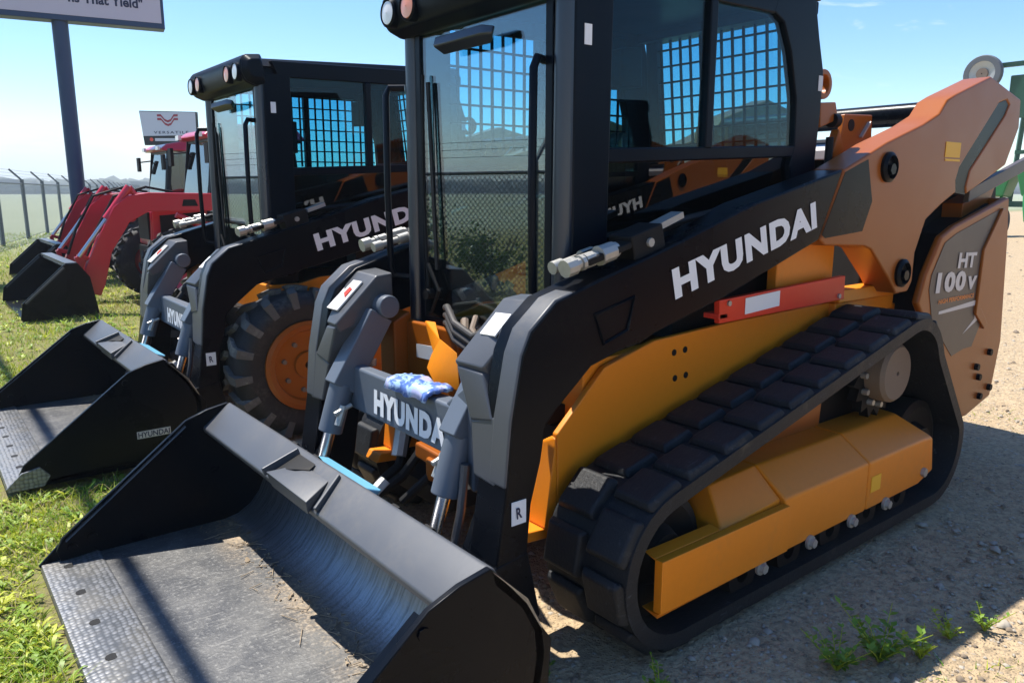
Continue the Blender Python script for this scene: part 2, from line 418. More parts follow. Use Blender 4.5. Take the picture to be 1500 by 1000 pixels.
    if s > 0:
        q = MB(); q.box((-.27, .9005, .235), (-.345, .9025, .30)); q.build('warning_label', 'yellowdecal', gd)
    r = MB()
    for x in (.5, .22, -.06, -.34, -.60): r.lathe((x, .72 * s, .125), [(.075, -.12), (.085, -.07), (.085, .07), (.075, .14), (.03, .14), (.03, -.12)], seg=24)
    r.build('roller', 'dark', root)
    for (x, z, rad, nm) in ((.865, .285, .20, 'idler'), (-.865, .285, .20, 'idler')):
        w = MB(); w.lathe((x, .73 * s, z), [(rad, -.06), (rad, .06), (rad - .03, .07), (.10, .05), (.08, .10), (.02, .10), (.02, -.06)], seg=36); w.build(nm, 'dark', root, angle=30)
    sp = MB(); sx, sz = -.585, .655
    teeth = []
    for k in range(34):
        a = 2 * math.pi * k / 34; rr = .205 if k % 2 else .165; teeth.append((sx + rr * math.cos(a), sz + rr * math.sin(a)))
    sp.prism(teeth, .70 * s, .74 * s); sprocket = sp.build('sprocket', 'dark', root)
    hb = MB(); hb.lathe((sx, .72 * s, sz), [(.125, 0), (.125, .085 * s), (.112, .10 * s), (.01, .10 * s), (.01, 0)], seg=30)
    hb.build('hub', 'hubcap', sprocket)
    bt = MB()
    for k in range(12):
        a = 2 * math.pi * k / 12; bt.cyl((sx + .145 * math.cos(a), .74 * s, sz + .145 * math.sin(a)), (sx + .145 * math.cos(a), .765 * s, sz + .145 * math.sin(a)), .013, seg=6)
    bt.build('hub_bolt', 'zinc', sprocket)

ARM_F = [(1.405, .36), (1.367, .591), (1.348, .779), (1.312, .958), (1.281, 1.022), (1.187, 1.099), (1.02, 1.148), (.733, 1.224), (.285, 1.358), (-.292, 1.483), (-.154, 1.215), (.444, 1.036), (.770, .958), (.835, .933), (.935, .920), (1.046, .891), (1.175, .789), (1.223, .741), (1.240, .641), (1.275, .52), (1.29, .36)]
ARM_R = [(-.294, 1.483), (-.619, 1.598), (-.92, 1.684), (-1.066, 1.738), (-1.134, 1.801), (-1.22, 1.832), (-1.578, 1.938), (-1.98, 1.86), (-2.0, 1.72), (-1.88, 1.53), (-1.44, 1.385), (-1.425, 1.42), (-1.455, 1.50), (-1.80, 1.775), (-1.835, 1.825), (-1.80, 1.845), (-1.71, 1.825), (-1.335, 1.51), (-1.31, 1.45), (-1.325, 1.394), (-1.191, 1.344), (-1.04, 1.273), (-.965, 1.129), (-.965, 1.0), (-.93, .955), (-.82, .955), (-.745, 1.022), (-.564, 1.160), (-.50, 1.178), (-.197, 1.193), (-.156, 1.215)]
def build_arm(root, s):
    a = MB(); a.prism(ARM_F, .535 * s, .67 * s)
    arm = a.build('lift_arm', 'black', root, bevel=.009)
    r = MB(); r.prism(ARM_R, .535 * s, .672 * s); rear = r.build('arm_rear_plate', 'orange', arm, bevel=.010)
    sl_ = MB(); sl_.prism([(-1.44, 1.383), (-1.425, 1.42), (-1.455, 1.50), (-1.80, 1.775), (-1.835, 1.825), (-1.80, 1.845), (-1.71, 1.825), (-1.335, 1.51), (-1.31, 1.45), (-1.325, 1.392)], .54 * s, .666 * s); sl_.build('slot_shade_fill', 'black', rear)  # black fill painted in for the shade inside the open slot
    bdc = MB(); bdc.prism([(-.30, 1.472), (-.47, 1.525), (-.53, 1.36), (-.47, 1.24), (-.19, 1.222), (-.165, 1.235)], .6722 * s, .6736 * s); bdc.build('black_patch', 'black', rear)  # thin black shape laid over the orange beside the seam
    r2 = MB()
    for (x, z, q) in ((-.639, 1.497, .062), (-.848, 1.045, .062)):
        r2.lathe((x, .672 * s, z), [(q, -.01), (q, .012 * s), (q - .014, .022 * s), (q - .018, .004 * s), (.005, .004 * s), (.005, -.01)], seg=28)
        r2.cyl((x + .005, .67 * s, z - .008), (x + .005, .70 * s, z - .008), .024, seg=6)
    r2.build('pivot_pin', 'black', arm)
    g = MB()   # grey nose casting of the arm
    g.prism([(1.315, .958), (1.285, 1.024), (1.19, 1.103), (1.12, 1.121), (1.10, 1.07), (1.22, .95), (1.27, .78), (1.28, .58), (1.371, .585), (1.352, .779)], .588 * s, .667 * s)
    g.hull(sgn([(1.10, .40, 1.085), (1.10, .587, 1.10), (1.17, .40, 1.078), (1.19, .587, 1.09), (1.355, .40, .905), (1.335, .515, .90), (1.335, .40, .87), (1.31, .52, .86), (1.10, .40, .95), (1.10, .587, .95)], s))
    g.hull(sgn([(1.352, .405, .895), (1.335, .515, .885), (1.20, .40, .895), (1.20, .53, .89), (1.355, .48, .74), (1.355, .587, .76), (1.22, .47, .74), (1.22, .587, .76)], s))
    g.hull(sgn([(1.352, .48, .742), (1.350, .6, .78), (1.25, .48, .742), (1.25, .6, .78), (1.371, .515, .585), (1.371, .62, .575), (1.29, .515, .585), (1.29, .62, .575)], s))
    nose = g.build('arm_nose', 'grey', arm, bevel=.008)
    if s > 0:
        l = MB(); e1, e2 = Vector((1.17, .40, 1.078)), Vector((1.355, .40, .905)); d = (e2 - e1)
        n = Vector((.17, 0, .18)).normalized()
        P = [e1 + d * .25 + Vector((0, .035, 0)), e1 + d * .25 + Vector((0, .115, 0)), e1 + d * .58 + Vector((0, .115, 0)), e1 + d * .58 + Vector((0, .035, 0))]
        l.hull([p + n * (a_ + (p.y - .40) * .085) for p in P for a_ in (.001, .007)]); l.build('white_label', 'white', arm)
    else:
        l = MB(); e1, e2 = Vector((1.17, -.56, 1.082)), Vector((1.355, -.56, .912)); d = (e2 - e1); n = Vector((.17, 0, .18)).normalized()
        P = [e1 + d * .2 + Vector((0, .03, 0)), e1 + d * .2 + Vector((0, .12, 0)), e1 + d * .8 + Vector((0, .12, 0)), e1 + d * .8 + Vector((0, .03, 0))]
        l.hull([p + n * .004 for p in P] + [p + n * .010 for p in P]); l.build('white_label', 'silverdecal', arm)
        l = MB(); P = [e1 + d * a + Vector((0, b, 0)) for a, b in ((.35, .075), (.38, .10), (.55, .10), (.48, .07))]
        l.hull([p + n * .011 for p in P] + [p + n * .014 for p in P]); l.build('warning_mark', 'red', arm)
    p = MB(); p.tube([(1.04, .671 * s, 1.045), (.875, .671 * s, 1.085), (.90, .671 * s, .985), (1.0, .671 * s, .955)], .006, 6, closed=True)
    p.build('pocket_rim', 'black', arm)
    nn = (0, s, 0); sl = Vector((-.81, 0, .206)).normalized(); up = Vector((.206, 0, .81)).normalized()
    if s > 0: lettering('HYUNDAI', (.682, .67, 1.058), sl, up, .835, .102, 'white', arm, nn, bold=.055, spacing=1.14)
    else: lettering('HYUNDAI', (-.130, -.67, 1.262), -sl, up, .835, .102, 'white', arm, nn, bold=.055, spacing=1.14)
    w = MB(); w.box((-1.16, .6725 * s, 1.552), (-1.315, .6745 * s, 1.62)); w.box((-1.165, .6725 * s, 1.535), (-1.32, .6745 * s, 1.545)); w.build('warning_label', 'yellowdecal', arm)
    # coupler leg below the nose
    c = MB(); c.prism([(1.405, .36), (1.30, .60), (1.20, .62), (1.24, .36), (1.30, .12), (1.45, .10), (1.46, .22)], .50 * s, .60 * s)
    c.prism([(1.42, .36), (1.29, .38), (1.24, .16), (1.40, .08), (1.46, .2)], .60 * s, .672 * s)
    c.build('coupler_leg', 'black', arm, bevel=.006)
    if s > 0:
        t = MB(); t.box((1.300, .6725, .475), (1.352, .6745, .545)); t.build('small_label', 'white', arm)
        lettering('R', (1.335, .6745, .492), (-1, 0, .1), (.1, 0, 1), .02, .034, 'ink', arm, (0, 1, 0), bold=.03, lift=.002)
    h = MB(); h.tube([(1.36, .46 * s, .60), (1.375, .455 * s, .45), (1.41, .45 * s, .30), (1.43, .44 * s, .2)], .014, 8)
    h.build('locking_lever', 'grey', arm)
    k = MB()
    k.bar((1.04, .60 * s, 1.195), (.80, .60 * s, 1.255), .09, .022); k.bar((.86, .60 * s, 1.225), (.72, .60 * s, 1.262), .10, .085)
    k.build('valve_block', 'dark', arm, bevel=.006)
    z = MB()
    for (t0, t1, rr) in ((0, .04, .027), (.04, .06, .018), (.062, .075, .024), (.08, .115, .023), (.115, .135, .016), (.14, .15, .031), (.152, .20, .029), (.20, .215, .024)):
        A = Vector((1.15, .62 * s, 1.172)); D = Vector((-.97, 0, .22)); z.cyl(A + D * (t0 + .035), A + D * (t1 + .035), rr, seg=10)
    for (t0, t1, rr) in ((.05, .09, .020), (.09, .17, .014), (.17, .22, .021)):
        A = Vector((1.15, .55 * s, 1.165)); z.cyl(A + D * t0, A + D * t1, rr, seg=12)
    z.cyl((.79, .648 * s, 1.245), (.79, .66 * s, 1.245), .014, seg=8)
    z.bar((.71, .60 * s, 1.29), (.60, .60 * s, 1.325), .05, .02)
    z.build('hydraulic_coupler', 'zinc', arm)
    hs_ = MB()
    hs_.tube([(.72, .60 * s, 1.27), (.6, .59 * s, 1.30), (.45, .56 * s, 1.315), (.3, .54 * s, 1.33), (.15, .52 * s, 1.30)], .014, 8)
    hs_.tube([(.72, .565 * s, 1.26), (.6, .555 * s, 1.28), (.45, .53 * s, 1.29), (.3, .51 * s, 1.27)], .012, 8)
    hs_.build('hydraulic_line', 'dark', arm)

def build_tilt(root, s):
    y = .40 * s
    c = MB(); c.bar((1.175, y, .93), (1.345, y, .66), .105, .085, up=(0, 1, 0)); c.cyl((1.335, y, .675), (1.395, y, .49), .046, seg=20)
    c.cyl((1.15, y - .06, .96), (1.15, y + .06, .96), .045, seg=18)
    cyl = c.build('tilt_cylinder', 'cyl', root, bevel=.006)
    r = MB(); r.cyl((1.39, y, .51), (1.44, y, .36), .022, seg=16); r.cyl((1.45, y - .05, .33), (1.45, y + .05, .33), .035, seg=16)
    r.build('piston_rod', 'steel', cyl)
    v = MB(); v.cyl((1.36, y - .055 * s, .60), (1.39, y - .06 * s, .53), .014, seg=8); v.cyl((1.33, y - .06 * s, .60), (1.40, y - .06 * s, .575), .009, seg=8)
    v.build('fitting', 'zinc', cyl)

def build_bucket(root, hw, dx, dz, pale_cutter):
    b = MB(); T = lambda p: (p[0] + dx, p[1] + dz)
    shell_o = [(2.20, .012), (1.66, .012), (1.60, .022), (1.535, .055), (1.488, .105), (1.458, .17), (1.445, .25), (1.455, .33), (1.50, .42), (1.605, .523)]
    shell_i = [(1.60, .49), (1.52, .405), (1.478, .325), (1.470, .25), (1.482, .178), (1.508, .122), (1.548, .075), (1.605, .042), (1.66, .031), (2.20, .030)]
    b.prism([T(p) for p in shell_o + shell_i], -hw, hw)
    bk = b.build('bucket', 'bucket_in', root, angle=50)
    e = MB(); e.prism([T(p) for p in [(2.14, .0305), (2.15, .036), (2.335, .024), (2.34, .008), (2.15, .010)]], -hw + .001, hw - .001)
    ed = e.build('cutting_edge', 'edge', bk)
    bo = MB(); n = 8
    for k in range(n):
        y = -hw + .08 + (2 * hw - .16) * k / (n - 1); bo.cyl((2.255 + dx, y, .022 + dz), (2.255 + dx, y, .030 + dz), .019, seg=12)
    bo.build('edge_bolt', 'dark', ed)
    l = MB(); l.prism([T(p) for p in [(1.600, .532), (1.615, .530), (1.722, .446), (1.716, .424), (1.700, .418), (1.535, .425)]], -hw + .004, hw - .004)
    l.build('top_ledge', 'grey', bk, bevel=.008)
    for s in (-1, 1):
        pl = MB(); pts = [(1.612, .535), (1.70, .519), (1.785, .488), (2.262, .115), (2.285, .07), (2.27, .02), (2.2, .0), (1.66, .0), (1.50, .04), (1.43, .14), (1.42, .28), (1.455, .33), (1.50, .41), (1.55, .47)]
        pl.prism([T(p) for p in pts], hw * s, (hw - .02) * s)
        side = pl.build('side_plate', 'black', bk, bevel=.004)
        rb = MB(); rb.bar((2.25 + dx, (hw - .026) * s, .105 + dz), (1.79 + dx, (hw - .026) * s, .466 + dz), .012, .045, up=(0, 1, 0))
        for (x, z) in ((2.23, .075), (2.16, .10), (1.80, .44)): rb.cyl((x + dx, (hw - .035) * s, z + dz), (x + dx, (hw + .006) * s, z + dz), .016, seg=8)
        rb.build('stiffener', 'black', side)
        cu = MB(); cu.prism([T(p) for p in [(2.20, .10), (2.275, .085), (2.345, .02), (2.335, .004), (2.19, .004), (2.16, .05)]], (hw + .001) * s, (hw + .016) * s)
        cu.build('side_cutter', 'edge' if pale_cutter else 'black', side, bevel=.003)  # pale edge steel on the wheeled loader's cutters, black paint on the tracked one's
    # foot step let into the ledge
    st = MB(); yc = .02; Q = lambda t, off=0.: (1.615 + .107 * t + .62 * off + dx, .530 - .084 * t + .79 * off + dz)
    def q3(t, y, off): x_, z_ = Q(t, off); return (x_, y, z_)
    st.hull([q3(.25, yc - .10, .002), q3(.25, yc + .10, .002), q3(1.1, yc - .15, .0), q3(1.1, yc + .14, .0), q3(.95, yc - .15, .055), q3(.95, yc + .14, .035), q3(.55, yc + .02, .035)])
    st.bar(q3(.05, yc - .17, .006), q3(1.0, yc - .17, .05), .012, .03); st.bar(q3(.02, yc + .13, .004), q3(.95, yc + .17, .01), .012, .02)
    stp = st.build('foot_step', 'grey', bk, bevel=.004)
    hl = MB(); hl.hull([q3(.1, yc - .16, .004), q3(.1, yc - .03, .004), q3(.75, yc - .155, .03), q3(.5, yc - .06, .032), q3(.3, yc - .02, .012), q3(.6, yc - .15, -.01)]); hl.build('step_opening', 'dark', stp)
    fl = MB(); fl.hull([(1.50 + dx, -.36, .435 + dz), (1.50 + dx, .06, .435 + dz), (1.42 + dx, .06, .405 + dz), (1.42 + dx, -.36, .405 + dz), (1.46 + dx, -.36, .38 + dz), (1.46 + dx, .06, .38 + dz)]); fl.build('hitch_cover', 'film', bk, bevel=.01)
    rq = random.Random(11); dm_ = MB()
    for k in range(150):
        y_ = rq.uniform(-hw + .05, hw - .05); r_ = .004 + .012 * rq.random() ** 3; c_ = Vector((1.66 + rq.gauss(0, .035) + dx, y_, .033 + dz))
        dm_.hull([c_ + Vector((rq.uniform(-1, 1), rq.uniform(-1, 1), rq.uniform(-.2, .9))) * r_ for _ in range(7)])
    for k in range(70):
        a_ = rq.uniform(0, 3.14); L_ = rq.uniform(.015, .05); c_ = Vector((1.67 + rq.gauss(0, .05) + dx, rq.uniform(-hw + .06, hw - .06), .037 + dz)); v_ = Vector((math.cos(a_), math.sin(a_), rq.uniform(-.02, .15))) * L_
        dm_.tube([c_ - v_, c_ + v_], .0014, 4)
    dm_.build('dirt_stone', 'clod', bk)['kind'] = 'stuff'
    hp = MB()
    for s in (-1, 1):
        hp.prism([T(p) for p in [(1.44, .10), (1.56, .44), (1.50, .45), (1.40, .30), (1.39, .12)]], .27 * s, .31 * s); hp.prism([T(p) for p in [(1.44, .10), (1.56, .44), (1.50, .45), (1.40, .30), (1.39, .12)]], .46 * s, .50 * s)
    hp.build('hitch_plate', 'dark', bk)
    return bk

def build_cab(root, xo=0., zo=0.):
    def X(p): return (p[0] + xo, p[1] + zo)
    fr = MB()
    for s in (-1, 1):
        fr.hull([(x + xo, y * s, z + zo) for x, y, z in [(.955, .40, .86), (.972, .42, .86), (.972, .455, .86), (.95, .475, .86), (.80, .475, .86), (.80, .43, .86), (.955, .40, 2.05), (.972, .42, 2.05), (.972, .455, 2.05), (.95, .475, 2.05), (.79, .475, 2.05), (.79, .43, 2.05)]])
        fr.prism([X(p) for p in [(-.10, 2.155), (-.335, 2.155), (-.385, 2.0), (-.43, 1.88), (-.43, 1.72), (-.415, 1.53), (-.46, 1.05), (-.36, 1.05), (-.23, 1.50), (-.255, 1.58), (-.245, 1.76), (-.19, 1.93), (-.13, 2.03), (-.06, 2.06)]], .43 * s, .475 * s)
        fr.prism([X(p) for p in [(.81, 1.487), (-.27, 1.535), (-.27, 1.58), (.81, 1.535)]], .432 * s, .473 * s)
        fr.prism([X(p) for p in [(.86, 2.035), (-.08, 2.055), (-.12, 2.15), (.90, 2.12)]], .43 * s, .474 * s)
        fr.prism([X(p) for p in [(.85, 1.10), (-.60, 1.10), (-.60, 1.25), (.85, 1.20)]], .43 * s, .472 * s)
        fr.prism([X(p) for p in [(.315, 1.55), (.275, 1.55), (.275, 2.05), (.315, 2.05)]], .436 * s, .478 * s)
    fr.hull([(x + xo, y, z + zo) for x in (.80, .95) for y in (-.44, .44) for z in (2.02, 2.09)])
    fr.box((-.47 + xo, -.43, 1.05 + zo), (-.42 + xo, .43, 1.58 + zo)); fr.box((-.42 + xo, -.44, 2.10 + zo), (-.30 + xo, .44, 2.15 + zo))
    for s in (-1, 1): fr.hull([(x + xo, s * y, z + zo) for x, z in ((-.46, 1.55), (-.41, 1.55), (-.40, 2.12), (-.35, 2.12)) for y in (.36, .428)])
    cab = fr.build('cab_frame', 'cab', root, bevel=.006)
    for s in (-1, 1):
        pt = MB(); pt.cyl((.962 + xo, .438 * s, .88 + zo), (.955 + xo, .438 * s, 2.03 + zo), .034, seg=20); pt.build('front_pillar', 'cabtube', cab)
    rf = MB(); rf.hull([(x + xo, y, z + zo) for x, y, z in [(1.0, .42, 2.09), (1.0, -.42, 2.09), (-.40, .47, 2.145), (-.40, -.47, 2.145), (.98, .40, 2.135), (.98, -.40, 2.135), (-.38, .44, 2.20), (-.38, -.44, 2.20), (1.0, .47, 2.08), (1.0, -.47, 2.08)]])
    rf.build('roof', 'cab', cab, bevel=.012)
    vz = MB()
    prof = [(1.045, 2.14), (.95, 2.15), (.93, 1.985), (.99, 1.972), (1.05, 1.995), (1.075, 2.05), (1.07, 2.11)]
    vz.prism([X(p) for p in prof], -.47, .47)
    for s in (-1, 1): vz.hull([(x + xo, y * s, z + zo) for x, z in prof for y in (.468,)] + [(x * .6 + 1.0 * .4 + xo, .515 * s, (z - 2.06) * .6 + 2.06 + zo) for x, z in prof])
    vis = vz.build('visor', 'cab', cab, bevel=.012)
    for y, m in ((-.41, 'lens'), (-.27, 'amber'), (.27, 'amber'), (.41, 'lens')):
        q = MB(); q.lathe((1.07 + xo, y, 2.05 + zo), [(.052, -.02), (.052, .012), (.046, .018), (.046, .010), (.003, .010), (.003, -.02)], axis=0, seg=24); hd = q.build('headlight', 'cab', cab)
        q = MB(); q.lathe((1.075 + xo, y, 2.05 + zo), [(.045, 0), (.040, .010), (.002, .014), (.002, 0)], axis=0, seg=24); q.build('lens', m, hd)
    w = MB(); w.box((.960 + xo, -.385, .90 + zo), (.966 + xo, .385, 2.0 + zo)); w.build('windscreen', 'glass', cab)
    d = MB()
    for a, b in (((-.40, .89), (-.365, 2.01)), ((.365, .89), (.40, 2.01)), ((-.40, 1.985), (.40, 2.015)), ((-.40, .875), (.40, .905))): d.box((.945 + xo, a[0], a[1] + zo), (.975 + xo, b[0], b[1] + zo))
    d.build('door_frame', 'cab', cab, bevel=.004)
    for s in (-1, 1):
        g = MB(); g.prism([X(p) for p in [(.80, 1.53), (-.24, 1.57), (-.235, 1.76), (-.18, 1.93), (-.12, 2.03), (-.06, 2.06), (.80, 2.045)]], .455 * s, .460 * s); g.build('side_window', 'glass_side', cab)
        g = MB(); g.prism([X(p) for p in [(.82, 1.19), (-.36, 1.22), (-.24, 1.54), (.82, 1.495)]], .447 * s, .452 * s); g.build('lower_window', 'glass_low', cab)
    g = MB(); g.hull([(-.445 + xo, y, 1.57 + zo) for y in (-.37, .37)] + [(-.44 + xo, y, 1.57 + zo) for y in (-.37, .37)] + [(-.38 + xo, y, 2.11 + zo) for y in (-.37, .37)] + [(-.375 + xo, y, 2.11 + zo) for y in (-.37, .37)]); g.build('rear_window', 'glass', cab)
    me = MB()
    for k in range(17):
        x = .76 - k * .058; me.bar((x + xo, -.425, 1.57 + zo), (x + xo, -.425, 2.05 + zo), .007, .012, up=(1, 0, 0))
    for k in range(7):
        z = 1.60 + k * .073; me.bar((.80 + xo, -.425, z + zo), (-.22 + xo, -.425, z + .008 + zo), .012, .008)
    for k in range(14):
        y = -.40 + k * .058; me.bar((-.425 + xo, y, 1.58 + zo), (-.365 + xo, y, 2.10 + zo), .007, .012, up=(0, 1, 0))
    for k in range(7):
        z = 1.62 + k * .073; t = (z - 1.58) / .52; me.bar((-.425 + .06 * t + xo, -.42, z + zo), (-.425 + .06 * t + xo, .42, z + zo), .012, .008)
    mesh = me.build('mesh_guard', 'cab', cab, smooth=False)
    # interior
    i = MB(); i.box((.93 + xo, -.43, .80 + zo), (-.44 + xo, .43, .86 + zo)); i.box((-.10 + xo, -.43, .86 + zo), (-.42 + xo, .43, 1.16 + zo)); i.box((.40 + xo, -.43, .86 + zo), (-.2 + xo, -.30, 1.22 + zo)); i.box((.40 + xo, .30, .86 + zo), (-.2 + xo, .43, 1.16 + zo))
    for s in (-1, 1): i.tube([(.34 + xo, .33 * s, 1.2 + zo), (.38 + xo, .33 * s, 1.32 + zo), (.40 + xo, .32 * s, 1.38 + zo)], [.02, .018, .028], 10)
    i.box((.80 + xo, .36, 1.62 + zo), (.74 + xo, .42, 1.80 + zo))
    i.build('interior', 'dark', cab, bevel=.006)
    st = MB(); st.hull([(x + xo, y, z + zo) for x, z in ((.38, 1.22), (.40, 1.28), (-.12, 1.26), (-.12, 1.18)) for y in (-.22, .22)]); st.hull([(x + xo, y, z + zo) for x, z in ((-.05, 1.26), (-.16, 1.26), (-.20, 1.58), (-.11, 1.60)) for y in (-.21, .21)])
    st.build('seat', 'seat', cab, bevel=.02)
    dm = MB(); dm.hull([(x + xo, y, z + zo) for x, z in ((-.03, 1.86), (-.03, 2.03), (-.17, 2.05), (-.18, 1.87)) for y in (-.40, -.28)]); dm.bar((-.1 + xo, -.36, 2.0 + zo), (-.1 + xo, -.36, 2.09 + zo), .05, .05); dm.build('heater_box', 'dark', cab, bevel=.012)
    mi = MB(); mi.hull([(x + xo, y, z + zo) for x, z in ((.99, 1.91), (1.04, 1.935), (1.05, 1.90), (1.0, 1.875)) for y in (-.16, .12)] + [(1.02 + xo, .17, 1.925 + zo), (1.03 + xo, .17, 1.90 + zo)]); mi.bar((.97 + xo, -.02, 1.92 + zo), (1.01 + xo, -.02, 1.91 + zo), .03, .02); mi.build('light_bar', 'cabtube', cab, bevel=.008)
    for y in (-.535, .375):
        h = MB(); x1 = 1.03 + xo
        h.tube([(.965 + xo, y * .93, 1.80 + zo), (x1 - .015, y, 1.80 + zo), (x1, y, 1.77 + zo), (x1 + .005, y, 1.4 + zo), (x1, y, 1.09 + zo), (x1 - .015, y, 1.06 + zo), (.965 + xo, y * .93, 1.05 + zo)], .0135, 10)
        h.build('handrail', 'cab', cab)
    wi = MB(); wi.tube([(.985 + xo, -.33, 1.83 + zo), (.99 + xo, -.335, 1.45 + zo), (.985 + xo, -.32, 1.0 + zo)], .007, 6); wi.bar((.982 + xo, -.30, 1.80 + zo), (.982 + xo, -.26, 1.10 + zo), .008, .018); wi.cyl((.97 + xo, -.32, 1.0 + zo), (1.0 + xo, -.32, 1.0 + zo), .022, seg=10)
    wi.tube([(.985 + xo, -.30, .93 + zo), (.99 + xo, -.24, 1.02 + zo), (.99 + xo, -.31, 1.12 + zo)], .008, 6)
    wi.build('wiper', 'dark', cab)
    lb = MB(); lb.box((.915 + xo, .4755, 1.835 + zo), (.885 + xo, .4775, 1.895 + zo)); lb.build('small_label', 'white', cab)
    lb = MB(); lb.box((-.425 + xo, .4755, 1.80 + zo), (-.395 + xo, .4775, 1.86 + zo)); lb.build('small_label', 'silverdecal', cab)
    # rear pillar gear
    ri = MB(); ri.lathe((-.475 + xo, .44, 1.835 + zo), [(.060, -.018), (.060, .018), (.036, .018), (.036, -.018)], seg=24); ri.prism([X(p) for p in [(-.45, 1.76), (-.57, 1.77), (-.60, 1.70), (-.46, 1.66)]], .42, .46); ri.prism([X(p) for p in [(-.58, 1.66), (-.66, 1.52), (-.70, 1.36), (-.60, 1.38), (-.54, 1.56)]], .44, .48)
    ri.build('lifting_eye', 'orange', cab, bevel=.005)
    go = MB(); go.cyl((-.49 + xo, .49, 1.62 + zo), (-.46 + xo, .505, 1.30 + zo), .016, seg=10); go.cyl((-.56 + xo, .45, 1.695 + zo), (-.60 + xo, .45, 1.695 + zo), .03, seg=12); strut = go.build('gas_strut', 'dark', cab)
    go = MB(); go.cyl((-.477 + xo, .497, 1.50 + zo), (-.470 + xo, .50, 1.43 + zo), .024, seg=14); go.build('red_reflector', 'red', strut)
    go = MB(); go.cyl((-.470 + xo, .50, 1.43 + zo), (-.465 + xo, .503, 1.37 + zo), .024, seg=14); go.build('white_reflector', 'white', strut)
    return cab

